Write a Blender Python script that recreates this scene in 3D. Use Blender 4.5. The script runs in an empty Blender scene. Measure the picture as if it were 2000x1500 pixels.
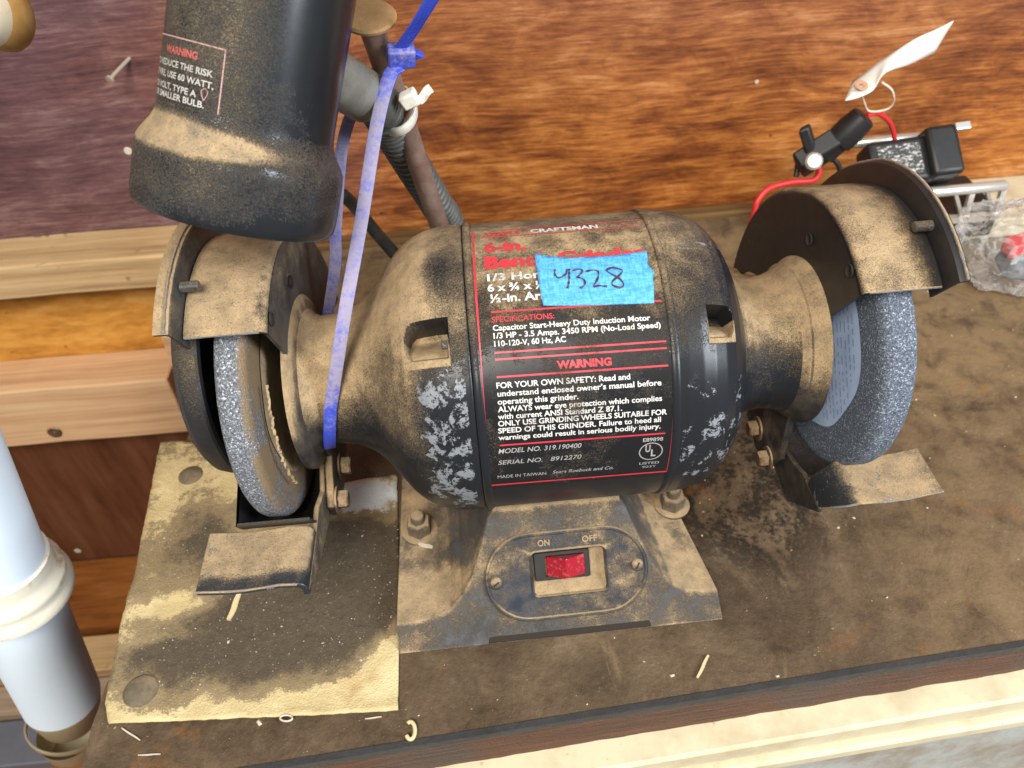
import bpy, bmesh, math, random
import numpy as np
from mathutils import Vector, Matrix, noise as mnoise
rnd = random.Random(7)
S = bpy.context.scene
COL = S.collection
rad = math.radians
V3 = lambda *a: np.array(a, float)

# ------------------------------------------------------------------ camera, world, light
CAM_POS = V3(-0.0227, -0.3115, 0.4001)
PITCH, ROLL, YAW, FPX = 42.6043, -3.589, 1.9772, 1500.0      # FPX: focal length for a 2000 px wide frame
def _cam_axes():
    p, r, y = rad(PITCH), rad(ROLL), rad(YAW)
    f = V3(math.sin(y)*math.cos(p), math.cos(y)*math.cos(p), -math.sin(p))
    rt = np.cross(f, V3(0, 0, 1)); rt /= np.linalg.norm(rt)
    up = np.cross(rt, f)
    return math.cos(r)*rt + math.sin(r)*up, -math.sin(r)*rt + math.cos(r)*up, f
CR, CU, CF = _cam_axes()
cd = bpy.data.cameras.new("camera"); cam = bpy.data.objects.new("camera", cd); COL.objects.link(cam)
cam.matrix_world = Matrix(((CR[0], CU[0], -CF[0], CAM_POS[0]), (CR[1], CU[1], -CF[1], CAM_POS[1]),
                           (CR[2], CU[2], -CF[2], CAM_POS[2]), (0, 0, 0, 1)))
cd.sensor_width = 36; cd.lens = 27; cd.clip_start = 0.01; cd.clip_end = 50
cd.dof.use_dof = True; cd.dof.focus_distance = 0.36; cd.dof.aperture_fstop = 13.0
S.camera = cam
S.view_settings.view_transform = 'Standard'; S.view_settings.look = 'None'
S.view_settings.exposure = 0.42; S.view_settings.gamma = 1.0

world = bpy.data.worlds.new("World"); S.world = world; world.use_nodes = True
wb = world.node_tree.nodes["Background"]; wb.inputs[0].default_value = (0.93, 0.96, 1.0, 1); wb.inputs[1].default_value = 0.20

def area(name, loc, target, sx, sy, power, color):
    l = bpy.data.lights.new(name, 'AREA'); l.shape = 'RECTANGLE'; l.size = sx; l.size_y = sy
    l.energy = power; l.color = color
    o = bpy.data.objects.new(name, l); COL.objects.link(o); o.location = loc
    o.rotation_euler = (Vector(target) - Vector(loc)).to_track_quat('-Z', 'Y').to_euler()
    return o
# daylight through an open door in front of the bench (left) and a window (right)
area("door_light", (-0.38, -1.25, 1.50), (0, 0, 0.1), 0.75, 0.8, 44, (1.0, 0.94, 0.84))
area("window_light", (1.15, -0.75, 0.85), (0.05, 0.05, 0.1), 0.45, 0.8, 25, (0.86, 0.93, 1.0))

# ------------------------------------------------------------------ picture measurements -> places in the room
def ray(px, py): return CF + (px-1000)/FPX*CR - (py-750)/FPX*CU
def on(px, py, ax, val):
    d = ray(px, py); t = (val-CAM_POS[ax])/d[ax]; return CAM_POS + t*d
def onplane(px, py, n, p0):
    d = ray(px, py); n = np.array(n, float); t = ((np.array(p0)-CAM_POS) @ n)/(d @ n); return CAM_POS + t*d
HZ = 0.1283            # height of the grinder shaft above the bench
def oncyl(px, py, R=0.0753):
    o = CAM_POS-V3(0, 0, HZ); d = ray(px, py)
    a = d[1]**2+d[2]**2; b = 2*(o[1]*d[1]+o[2]*d[2]); c = o[1]**2+o[2]**2-R*R
    t = (-b-math.sqrt(max(b*b-4*a*c, 0)))/(2*a); P = o+t*d
    return P[0], math.degrees(math.atan2(P[2], -P[1]))

# ------------------------------------------------------------------ mesh helpers
class MB:
    def __init__(s): s.v = []; s.f = []
    def add(s, vs, fs):
        n = len(s.v); s.v.extend([tuple(map(float, p)) for p in vs]); s.f.extend([tuple(i+n for i in f) for f in fs]); return s
    def box(s, lo, hi):
        x0, y0, z0 = lo; x1, y1, z1 = hi
        return s.add([(x0,y0,z0),(x1,y0,z0),(x1,y1,z0),(x0,y1,z0),(x0,y0,z1),(x1,y0,z1),(x1,y1,z1),(x0,y1,z1)],
                     [(0,3,2,1),(4,5,6,7),(0,1,5,4),(1,2,6,5),(2,3,7,6),(3,0,4,7)])
    def obox(s, c, ax, ay, az):                       # oriented box, half-vectors
        c, ax, ay, az = map(np.array, (c, ax, ay, az))
        vs = [c+i*ax+j*ay+k*az for k in (-1, 1) for (i, j) in ((-1,-1),(1,-1),(1,1),(-1,1))]
        return s.add(vs, [(0,3,2,1),(4,5,6,7),(0,1,5,4),(1,2,6,5),(2,3,7,6),(3,0,4,7)])
    def grid(s, P, closeu=False, closev=False):       # P[i][j] points
        nu, nv = len(P), len(P[0]); vs = [p for r in P for p in r]; fs = []
        for i in range(nu if closeu else nu-1):
            for j in range(nv if closev else nv-1):
                a, b = i, (i+1) % nu; c, d = j, (j+1) % nv
                fs.append((a*nv+c, b*nv+c, b*nv+d, a*nv+d))
        return s.add(vs, fs)
    def lathe(s, prof, c, axis, n=96, a0=0, a1=360, capends=False):   # prof [(along, radius)]
        axis = np.array(axis, float); axis /= np.linalg.norm(axis); c = np.array(c, float)
        h = V3(0, 0, 1) if abs(axis[2]) < .9 else V3(1, 0, 0)
        e1 = np.cross(axis, h); e1 /= np.linalg.norm(e1); e2 = np.cross(axis, e1)
        full = abs(a1-a0-360) < 1e-6
        ang = [rad(a0+(a1-a0)*i/n) for i in range(n if full else n+1)]
        P = [[c+axis*t+r*(math.cos(a)*e1+math.sin(a)*e2) for a in ang] for t, r in prof]
        s.grid(P, closev=full)
        if capends:
            for (t, r), flip in ((prof[0], 0), (prof[-1], 1)):
                vs = [c+axis*t+r*(math.cos(a)*e1+math.sin(a)*e2) for a in ang]
                s.add(vs, [tuple(range(len(vs)))[::-1 if flip else 1]])
        return s
    def tube(s, path, r, n=12, cap=True):
        path = [np.array(p, float) for p in path]; m = len(path)
        rr = r if hasattr(r, '__len__') else [r]*m
        t0 = path[1]-path[0]; t0 /= np.linalg.norm(t0)
        u = np.cross(t0, V3(.3, .5, .8)); u /= np.linalg.norm(u); P = []
        for i in range(m):
            t = path[min(i+1, m-1)]-path[max(i-1, 0)]; t /= np.linalg.norm(t)
            u = u-t*(u @ t); u /= np.linalg.norm(u); w = np.cross(t, u)
            P.append([path[i]+rr[i]*(math.cos(2*math.pi*k/n)*u+math.sin(2*math.pi*k/n)*w) for k in range(n)])
        s.grid(P, closev=True)
        if cap:
            s.add(P[0], [tuple(range(n))]); s.add(P[-1], [tuple(range(n))[::-1]])
        return s
    def strap(s, path, wdir, w, t, closed=False):     # flat strap swept along path
        path = [np.array(p, float) for p in path]; m = len(path); P = []
        for i in range(m):
            a = path[(i-1) % m] if closed else path[max(i-1, 0)]; b = path[(i+1) % m] if closed else path[min(i+1, m-1)]
            tg = b-a; tg /= np.linalg.norm(tg); wd = np.array(wdir(i/(m-1)) if callable(wdir) else wdir, float)
            wd = wd-tg*(wd @ tg); wd /= np.linalg.norm(wd); nn = np.cross(tg, wd)
            ww = w[i] if hasattr(w, '__len__') else w
            P.append([path[i]+wd*ww/2*i1+nn*t/2*j1 for i1, j1 in ((-1,-.6),(-.86,-1),(.86,-1),(1,-.6),(1,.6),(.86,1),(-.86,1),(-1,.6))])
        s.grid(P, closeu=closed, closev=True)
        if not closed:
            s.add(P[0], [tuple(range(8))]); s.add(P[-1], [tuple(range(8))[::-1]])
        return s
    def prism(s, poly, ext):                          # poly: 3-D outline, ext: extrusion vector
        n = len(poly); ext = np.array(ext, float); a = [np.array(p, float) for p in poly]; b = [p+ext for p in a]
        return s.add(a+b, [tuple(range(n))[::-1], tuple(range(n, 2*n))]+[(i, (i+1) % n, (i+1) % n+n, i+n) for i in range(n)])
    def sphere(s, c, r, n=12, sc=(1, 1, 1)):
        P = [[(c[0]+r*sc[0]*math.sin(math.pi*i/n)*math.cos(2*math.pi*j/(2*n)), c[1]+r*sc[1]*math.sin(math.pi*i/n)*math.sin(2*math.pi*j/(2*n)),
               c[2]+r*sc[2]*math.cos(math.pi*i/n)) for j in range(2*n)] for i in range(n+1)]
        return s.grid(P, closev=True)

def spline(pts, n):
    pts = [np.array(p, float) for p in pts]; pts = [2*pts[0]-pts[1]]+pts+[2*pts[-1]-pts[-2]]; out = []; m = len(pts)-3
    for i in range(n):
        u = i/(n-1)*m; k = min(int(u), m-1); t = u-k; a, b, c, d = pts[k:k+4]
        out.append(.5*((2*b)+(-a+c)*t+(2*a-5*b+4*c-d)*t*t+(-a+3*b-3*c+d)*t**3))
    return out

def empty(name, loc=(0, 0, 0)):
    o = bpy.data.objects.new(name, None); o.empty_display_size = .02; COL.objects.link(o); o.location = loc; return o
def tag(o, label=None, cat=None, group=None, kind=None):
    if label: o["label"] = label
    if cat: o["category"] = cat
    if group: o["group"] = group
    if kind: o["kind"] = kind
    return o
def wloc(o):
    p = V3(0, 0, 0)
    while o is not None: p += np.array(o.location); o = o.parent
    return p
def obj(name, mb, mat, parent=None, loc=None, smooth=35, bevel=0, subsurf=0, attr=None, weld=True, bseg=2):
    me = bpy.data.meshes.new(name)
    off = wloc(parent) if parent is not None else (np.array(loc, float) if loc is not None else V3(0, 0, 0))
    V = np.array(mb.v)-off
    me.from_pydata(V.tolist(), [], mb.f); me.update()
    bm = bmesh.new(); bm.from_mesh(me)
    if weld: bmesh.ops.remove_doubles(bm, verts=bm.verts, dist=1e-6)
    bmesh.ops.recalc_face_normals(bm, faces=bm.faces); bm.to_mesh(me); bm.free()
    me.materials.append(mat)
    if smooth:
        me.shade_smooth(); me.set_sharp_from_angle(angle=rad(smooth))
    if attr:
        for an, fn in attr.items():
            at = me.attributes.new(an, 'FLOAT', 'POINT')
            at.data.foreach_set('value', [float(fn(v.co.x+off[0], v.co.y+off[1], v.co.z+off[2])) for v in me.vertices])
    o = bpy.data.objects.new(name, me); COL.objects.link(o)
    if parent is not None: o.parent = parent
    elif loc is not None: o.location = loc
    if bevel:
        m = o.modifiers.new("bevel", 'BEVEL'); m.width = bevel; m.segments = bseg; m.limit_method = 'ANGLE'; m.angle_limit = rad(40)
    if subsurf:
        m = o.modifiers.new("subd", 'SUBSURF'); m.levels = subsurf; m.render_levels = subsurf
    return o

def smoothstep(a, b, x):
    t = min(max((x-a)/(b-a), 0), 1); return t*t*(3-2*t)
def fbm(x, y, z=0, o=4):
    return mnoise.fractal(Vector((x, y, z)), 1.0, 2.0, o)

# ------------------------------------------------------------------ materials
class NT:
    def __init__(s, name):
        s.m = bpy.data.materials.new(name); s.m.use_nodes = True; s.t = s.m.node_tree; s.b = s.t.nodes["Principled BSDF"]
        s.b.inputs["Specular IOR Level"].default_value = .4
        s.tc = s.t.nodes.new("ShaderNodeTexCoord").outputs["Object"]; s.geo = s.t.nodes.new("ShaderNodeNewGeometry")
    def set(s, sock, val):
        if isinstance(val, bpy.types.NodeSocket): s.t.links.new(val, sock)
        elif val is not None:
            if hasattr(val, '__len__') and len(val) == 3 and sock.type == 'RGBA': val = (*val, 1)
            sock.default_value = val
    def noise(s, scale=100, detail=4, rough=.55, dist=0, vec=None, sc=None, color=False, w=None):
        n = s.t.nodes.new("ShaderNodeTexNoise"); v = vec if vec is not None else s.tc
        if sc is not None or w is not None:
            mp = s.t.nodes.new("ShaderNodeMapping"); s.set(mp.inputs[0], v)
            if sc is not None: mp.inputs["Scale"].default_value = sc
            if w is not None: mp.inputs["Location"].default_value = (w*1.37, w*.71, w*2.13)
            v = mp.outputs[0]
        s.set(n.inputs["Vector"], v); n.inputs["Scale"].default_value = scale; n.inputs["Detail"].default_value = detail
        n.inputs["Roughness"].default_value = rough; n.inputs["Distortion"].default_value = dist
        return n.outputs["Color"] if color else n.outputs["Fac"]
    def voro(s, scale, feature='F1', out="Distance", rnd=1.0):
        n = s.t.nodes.new("ShaderNodeTexVoronoi"); n.feature = feature; s.set(n.inputs["Vector"], s.tc); n.inputs["Scale"].default_value = scale
        n.inputs["Randomness"].default_value = rnd
        return n.outputs[out]
    def math(s, op, a, b=None, c=None, clamp=False):
        n = s.t.nodes.new("ShaderNodeMath"); n.operation = op; n.use_clamp = clamp
        s.set(n.inputs[0], a); s.set(n.inputs[1], b)
        if c is not None: s.set(n.inputs[2], c)
        return n.outputs[0]
    def step(s, x, a, b, lo=0.0, hi=1.0):
        n = s.t.nodes.new("ShaderNodeMapRange"); n.interpolation_type = 'SMOOTHSTEP'
        s.set(n.inputs["Value"], x)
        n.inputs["From Min"].default_value = a; n.inputs["From Max"].default_value = b
        n.inputs["To Min"].default_value = lo; n.inputs["To Max"].default_value = hi
        return n.outputs[0]
    def mix(s, f, a, b):
        n = s.t.nodes.new("ShaderNodeMix"); n.data_type = 'RGBA'; n.clamp_factor = True
        s.set(n.inputs[0], f); s.set(n.inputs[6], a); s.set(n.inputs[7], b); return n.outputs[2]
    def mixf(s, f, a, b):
        n = s.t.nodes.new("ShaderNodeMix"); n.data_type = 'FLOAT'; s.set(n.inputs[0], f); s.set(n.inputs[2], a); s.set(n.inputs[3], b); return n.outputs[0]
    def ramp(s, f, *stops):
        n = s.t.nodes.new("ShaderNodeValToRGB"); s.set(n.inputs[0], f); el = n.color_ramp.elements
        while len(el) < len(stops): el.new(.5)
        for e, (p, c) in zip(el, stops): e.position = p; e.color = (*c, 1)
        return n.outputs[0]
    def attr(s, name):
        n = s.t.nodes.new("ShaderNodeAttribute"); n.attribute_name = name; return n.outputs["Fac"]
    def sep(s, v):
        n = s.t.nodes.new("ShaderNodeSeparateXYZ"); s.set(n.inputs[0], v); return n.outputs
    def nz(s): return s.sep(s.geo.outputs["Normal"])[2]
    def bump(s, h, dist=.001, strength=1.0, prev=None):
        n = s.t.nodes.new("ShaderNodeBump"); n.inputs["Distance"].default_value = dist; n.inputs["Strength"].default_value = strength
        s.set(n.inputs["Height"], h)
        if prev is not None: s.set(n.inputs["Normal"], prev)
        return n.outputs[0]
    def out(s, color=None, rough=None, metal=None, normal=None, **k):
        s.set(s.b.inputs["Base Color"], color); s.set(s.b.inputs["Roughness"], rough); s.set(s.b.inputs["Metallic"], metal); s.set(s.b.inputs["Normal"], normal)
        for a, v in k.items(): s.set(s.b.inputs[a.replace('_', ' ')], v)
        return s.m

DUST = (0.41, 0.290, 0.160); DUST2 = (0.225, 0.162, 0.094)
def dusty(name, base, rough=.35, metal=0.0, amount=.0, up=(.25, .95), chips=None, chip_col=(.52, .55, .58), fine=1.0, base2=None,
          spec=.4, blot=.7, dust=DUST, dust2=DUST2, region=None, coat=0, more=None):
    """Paint or metal with grinding dust settled on what faces upwards, in blotches and single grains."""
    n = NT(name); nz = n.nz()
    big = n.noise(26, 5, .6); mid = n.noise(95, 5, .65, w=3); grain = n.noise(2600, 2, .6, w=5); grain2 = n.noise(1000, 3, .75, w=9)
    upf = n.step(nz, up[0], up[1])
    cover = n.math('ADD', n.math('MULTIPLY', upf, 1.0), amount)
    if region is not None: cover = n.math('MULTIPLY', cover, n.attr(region))
    if more: cover = n.math('ADD', cover, n.attr(more))
    cover = n.math('ADD', cover, n.math('MULTIPLY', n.math('SUBTRACT', big, .5), blot*1.2))
    cover = n.math('ADD', cover, n.math('MULTIPLY', n.math('SUBTRACT', mid, .5), blot*1.0))
    soft = n.step(cover, -.05, 1.05)
    gr = n.math('ADD', n.math('MULTIPLY', grain2, .45), n.math('MULTIPLY', grain, .55))
    spk = n.math('MULTIPLY', n.math('SUBTRACT', gr, .5), 2.6*fine)
    f = n.step(n.math('ADD', soft, n.math('MULTIPLY', spk, n.step(soft, 0, .2))), .14, .96)
    f = n.math('MULTIPLY', f, .95)
    b = base if base2 is None else n.mix(n.step(mid, .35, .65), base, base2)
    dcol = n.mix(n.math('MULTIPLY', n.step(mid, .25, .7), n.step(soft, .25, 1.0)), dust2, dust); dcol = n.mix(n.math('MULTIPLY', n.step(grain, .55, .8), .45), dcol, (.66, .50, .30))
    met = metal
    if chips is not None:
        cn = n.noise(chips[0], 9, .74, .4, w=14); am = n.attr(chips[1]) if isinstance(chips[1], str) else chips[1]
        cf = n.step(n.math('ADD', cn, n.math('MULTIPLY', am, .24)), .74, .75)
        cf = n.math('MULTIPLY', cf, n.step(n.math('ADD', n.noise(620, 4, .7, w=19), n.math('MULTIPLY', n.noise(150, 3, .6, w=23), .5)), .62, .70))
        b = n.mix(cf, b, n.mix(n.noise(300, 3), chip_col, tuple(c*.62 for c in chip_col)))
        f = n.math('MULTIPLY', f, n.math('SUBTRACT', 1.0, n.math('MULTIPLY', cf, .65)))
        ch = n.math('MULTIPLY', cf, -.35)
    col = n.mix(f, b, dcol); rg = n.mixf(f, rough, .95)
    h = n.math('MULTIPLY', f, n.math('ADD', .6, n.math('MULTIPLY', gr, 1.6)))
    if chips is not None: h = n.math('ADD', h, ch)
    h = n.math('ADD', h, n.math('MULTIPLY', n.noise(180, 3), .12))
    nrm = n.bump(h, .00045, .9)
    return n.out(col, rg, met if metal == 0 else n.mixf(f, metal, 0.0), nrm, Specular_IOR_Level=spec, Coat_Weight=coat)

M = {}
M['motor'] = dusty('black_motor_paint', (.012, .013, .016), .3, up=(.35, 1.1), amount=.06, chips=(125, 'chip'), chip_col=(.235, .25, .275), region='dust', blot=.5, spec=.35, more='more')
M['label'] = dusty('black_printed_label', (.010, .010, .011), .34, up=(.62, 1.35), amount=.19, blot=.85, spec=.3, chips=(260, .34), chip_col=(.33, .30, .25))
def print_mat(name, col):
    return dusty(name, col, .4, up=(.85, 1.7), amount=.14, blot=.85, base2=tuple(c*.8 for c in col))
M['white_ink'] = print_mat('white_ink', (.60, .59, .56)); M['red_ink'] = print_mat('red_ink', (.56, .035, .05))
M['grey_ink'] = print_mat('grey_ink', (.34, .33, .32))
M['cast'] = dusty('dark_cast_paint', (.020, .020, .021), .42, up=(-.25, .6), amount=.12, region='dust', base2=(.05, .043, .035))
M['guard'] = dusty('dark_guard_steel', (.022, .020, .020), .42, up=(-.1, .85), amount=.08, base2=(.016, .015, .015), blot=.55, region='dust')
M['guard_d'] = dusty('dusty_guard_steel', (.030, .029, .028), .4, up=(-.25, .8), amount=.30, base2=(.055, .054, .054), blot=.75, region='dust')
M['rest'] = dusty('tool_rest_steel', (.05, .052, .058), .36, metal=.6, up=(.0, .9), amount=.10, chips=(90, .50), chip_col=(.42, .45, .50), blot=.7, region='dust')
M['worn'] = dusty('worn_bare_edge', (.42, .44, .47), .38, metal=.7, up=(.2, 1.3), amount=.12, base2=(.20, .20, .205), blot=.9)
M['base'] = dusty('grey_base_paint', (.066, .067, .071), .42, up=(.6, 1.2), amount=.60, base2=(.030, .032, .037), region='dust', blot=.8)
M['plate'] = dusty('switch_plate_black', (.022, .026, .036), .32, up=(.5, 1.1), amount=.26, base2=(.050, .053, .060), blot=1.1)
M['steel'] = dusty('dirty_steel', (.24, .23, .22), .38, metal=.85, up=(.2, 1.0), amount=.12, base2=(.13, .115, .10))
M['rustbolt'] = dusty('rusty_bolt', (.16, .085, .05), .6, metal=.3, up=(.0, .9), amount=.15, base2=(.07, .045, .035))
M['ledge_dust'] = dusty('settled_dust', DUST2, .95, up=(-.8, .2), amount=.6)
M['lamp'] = dusty('black_lamp_enamel', (.010, .011, .013), .26, up=(.5, .92), amount=.43, blot=.35, region='dust', spec=.5, dust2=(.20, .155, .10))
n = NT('black_plastic'); M['blackplastic'] = n.out(n.mix(n.noise(150), (.006, .006, .007), (.018, .017, .016)), .45)
n = NT('rocker_red'); M['rocker'] = n.out(n.mix(n.step(n.noise(400, 3), .5, .75), (.28, .006, .018), (.33, .09, .07)), .25, None, None, Coat_Weight=.4)
def grit(name, c1, c2, c3, scale):
    n = NT(name); a = n.noise(scale, 3, .75); b = n.noise(scale*2.3, 2, .7, w=4); big = n.noise(40, 3)
    v = n.voro(scale*1.6, out="Color"); vs = n.sep(v)[0]
    col = n.ramp(n.math('ADD', n.math('MULTIPLY', a, .6), n.math('MULTIPLY', b, .4)), (.36, c1), (.52, c2), (.66, c3))
    col = n.mix(n.step(vs, .90, .94, 0, .55), col, tuple(min(1, c*1.5) for c in c3))
    dk = n.attr('dust'); col = n.mix(n.math('MULTIPLY', dk, n.step(n.math('ADD', big, n.math('MULTIPLY', a, .4)), .5, .8)), col, (.22, .15, .08))
    return n.out(col, .8, None, n.bump(n.math('ADD', a, n.math('MULTIPLY', vs, .7)), .0009, 1.0))
M['wheel'] = grit('grinding_wheel_grit', (.028, .030, .036), (.14, .15, .17), (.44, .47, .52), 900)
M['wheel_b'] = grit('blue_grinding_wheel_grit', (.024, .031, .046), (.10, .122, .16), (.34, .375, .43), 1000)
n = NT('wheel_paper'); M['wpaper'] = n.out(n.mix(n.step(n.noise(60, 4), .4, .75), (.44, .55, .76), (.34, .44, .64)), .7)
n = NT('faded_print'); M['faintink'] = n.out((.25, .32, .47), .8)
M['lamp_white'] = dusty('faded_white_print', (.42, .41, .38), .5, up=(.5, .95), amount=.22, blot=.6); M['lamp_red'] = dusty('faded_red_print', (.42, .10, .09), .5, up=(.5, .95), amount=.22, blot=.6); M['lamp_pink'] = dusty('faded_pink_border', (.45, .27, .25), .5, up=(.5, .95), amount=.25, blot=.6)
n = NT('blue_tape'); w1 = n.noise(900, 2, .6, sc=(1, .35, .35)); w2 = n.noise(700, 2, .6, sc=(.25, 1, 1), w=2)
cr = n.math('ADD', w1, w2)
M['tape'] = n.out(n.mix(n.step(cr, .75, 1.25), (.045, .25, .60), (.10, .38, .78)), .62, None, n.bump(cr, .0005, .8))
n = NT('marker_ink'); M['marker'] = n.out(n.mix(n.step(n.noise(700, 2), .45, .7), (.035, .02, .03), (.12, .07, .09)), .6)
n = NT('blue_nylon'); db = n.attr('dust'); g = n.noise(450, 4, .7); g2 = n.noise(120, 4, .6)
f = n.math('MULTIPLY', n.step(n.math('ADD', n.math('ADD', db, n.math('MULTIPLY', n.math('SUBTRACT', g, .5), 1.2)), n.math('MULTIPLY', n.math('SUBTRACT', g2, .5), 1.1)), .2, 1.0), .85)
M['bluetie'] = n.out(n.mix(f, (.035, .065, .46), n.mix(g, (.23, .20, .27), (.36, .31, .33))), n.mixf(f, .35, .8), None, n.bump(g, .0003, .4), Subsurface_Weight=0)
n = NT('white_nylon'); M['whitetie'] = n.out(n.mix(n.step(n.noise(200, 4), .5, .75), (.66, .64, .56), (.40, .33, .24)), .45)
n = NT('rusty_spike'); a = n.noise(300, 5, .7); b = n.noise(60, 4)
M['spike'] = n.out(n.mix(n.step(b, .4, .65), n.mix(a, (.14, .078, .058), (.29, .175, .13)), n.mix(a, (.20, .125, .095), (.36, .25, .195))), .62, .25, n.bump(a, .0006, .7))
n = NT('rusty_spike_head'); a = n.noise(380, 5, .7)
M['spikehead'] = n.out(n.mix(a, (.25, .13, .045), (.44, .27, .12)), .85, 0, n.bump(a, .0005, .6))
n = NT('grey_conduit'); a = n.noise(200, 4)
M['conduit'] = n.out(n.mix(a, (.055, .055, .050), (.17, .165, .145)), .5, .3)
M['collar'] = dusty('pale_zinc_collar', (.30, .29, .24), .42, metal=.35, up=(.1, 1.0), amount=.05, base2=(.22, .21, .17))
n = NT('black_rubber_cord'); M['cord'] = n.out(n.mix(n.noise(120), (.035, .037, .036), (.11, .11, .10)), .55)

def wood(name, dark, mid, light, sx=5, sz=90, along='X', knots=None, gloss=.4, bumpd=.0004, tint=None, spots=None, contrast=1.0):
    n = NT(name); sc = {'X': (sx, sz, sz), 'Z': (sz, sz, sx), 'Y': (sz, sx, sz)}[along]
    warp = n.noise(3.5, 3, .5, color=True); ad = n.t.nodes.new("ShaderNodeMix"); ad.data_type = 'VECTOR'; ad.inputs[0].default_value = .012
    n.set(ad.inputs[4], n.tc); n.set(ad.inputs[5], warp); vec = ad.outputs[1]
    g1 = n.noise(1, 5, .6, .3, vec=vec, sc=sc); g2 = n.noise(1, 4, .7, 0, vec=vec, sc=tuple(c*3.1 for c in sc), w=6); pat = n.noise(9, 4, .55, .4, w=11)
    k = n.math('ADD', n.math('MULTIPLY', g1, .55), n.math('ADD', n.math('MULTIPLY', g2, .25), n.math('MULTIPLY', pat, .2)))
    h = .17*contrast
    col = n.ramp(k, (.5-h, dark), (.5, mid), (.5+h, light))
    if tint: col = n.mix(n.attr('tint'), col, n.ramp(k, (.5-h, tint[0]), (.5+h, tint[1])))
    if spots:
        sp = n.noise(spots[0], 3, .6, .8, sc=(1, 1.6, 1.6), w=21); col = n.mix(n.math('MULTIPLY', n.step(sp, .66, .76), spots[2]), col, spots[1])
    return n.out(col, n.mixf(g2, gloss, gloss+.25), None, n.bump(n.math('ADD', g1, n.math('MULTIPLY', g2, .5)), bumpd, .8), Specular_IOR_Level=.12), n
n = NT('varnished_plywood')
wv = n.noise(5, 3, .5, color=True); ad = n.t.nodes.new("ShaderNodeMix"); ad.data_type = 'VECTOR'; ad.inputs[0].default_value = .02
n.set(ad.inputs[4], n.tc); n.set(ad.inputs[5], wv); vec = ad.outputs[1]
bl = n.noise(1, 5, .6, .5, vec=vec, sc=(6, 1, 15)); s1 = n.noise(1, 5, .68, .2, vec=vec, sc=(13, 1, 150)); s2 = n.noise(1, 4, .7, 0, vec=vec, sc=(34, 1, 420)); pl = n.noise(38, 6, .72, .6, sc=(.55, 1, 1.2))
k = n.math('ADD', n.math('MULTIPLY', bl, .27), n.math('ADD', n.math('MULTIPLY', s1, .19), n.math('ADD', n.math('MULTIPLY', s2, .26), n.math('MULTIPLY', pl, .28))))
col = n.ramp(k, (.39, (.060, .017, .006)), (.47, (.205, .060, .014)), (.535, (.37, .13, .027)), (.63, (.60, .29, .11)))
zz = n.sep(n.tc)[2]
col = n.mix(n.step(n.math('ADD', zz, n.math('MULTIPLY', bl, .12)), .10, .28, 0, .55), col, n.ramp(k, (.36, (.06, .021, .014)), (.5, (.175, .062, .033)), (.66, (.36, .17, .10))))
col = n.mix(n.attr('tint'), col, n.ramp(k, (.36, (.040, .020, .024)), (.5, (.105, .055, .062)), (.66, (.24, .165, .17))))  # purple left side: faded stain plus cool light sheen put into the colour
pit = n.noise(50, 3, .6, 1.0, sc=(1, 1, 2.0), w=21); col = n.mix(n.math('MULTIPLY', n.step(pit, .70, .76), .8), col, (.035, .014, .008))
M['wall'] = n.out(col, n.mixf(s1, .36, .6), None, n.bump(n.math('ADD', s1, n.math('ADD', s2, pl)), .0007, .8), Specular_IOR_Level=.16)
M['lumber'], _ = wood('weathered_lumber', (.24, .14, .065), (.44, .29, .145), (.60, .44, .25), 4, 110, spots=(26, (.10, .05, .025), .7), gloss=.6)  # lightened so the colour carries the sunlight on the left timbers
M['lumber2'], _ = wood('pale_pine', (.40, .22, .115), (.58, .36, .20), (.72, .50, .30), 3, 120, gloss=.55)  # pine tone also raised to paint in sunlight
M['osb'], _ = wood('orange_plywood', (.24, .09, .014), (.56, .26, .05), (.76, .43, .12), 14, 45, spots=(45, (.10, .035, .01), .9), gloss=.45)
M['redply'], _ = wood('red_brown_plywood', (.060, .020, .009), (.115, .042, .020), (.16, .068, .038), 5, 40, along='Z', gloss=.3)  # darkened to put the shade on the lower panel into the colour
M['redfloor'], _ = wood('orange_floorboard', (.085, .026, .007), (.22, .075, .018), (.36, .14, .035), 6, 40, spots=(20, (.03, .012, .006), .8), gloss=.35)
M['greywood'], _ = wood('grey_weathered_wood', (.16, .11, .075), (.30, .22, .155), (.40, .32, .25), 4, 150, gloss=.7)
M['striping'], _ = wood('dark_brown_strip', (.055, .028, .010), (.13, .072, .028), (.20, .12, .05), 5, 120, gloss=.6)
n = NT('gap_shade'); v = n.noise(60, 3, sc=(1, 1, 3)); M['gapshade'] = n.out((.02, .014, .01), .9)  # dark colour that stands in for shade in gaps, holes and slots
n = NT('blue_grey_metal'); M['bluegrey'] = n.out(n.mix(n.noise(40), (.08, .09, .115), (.15, .155, .18)), .5)

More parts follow.
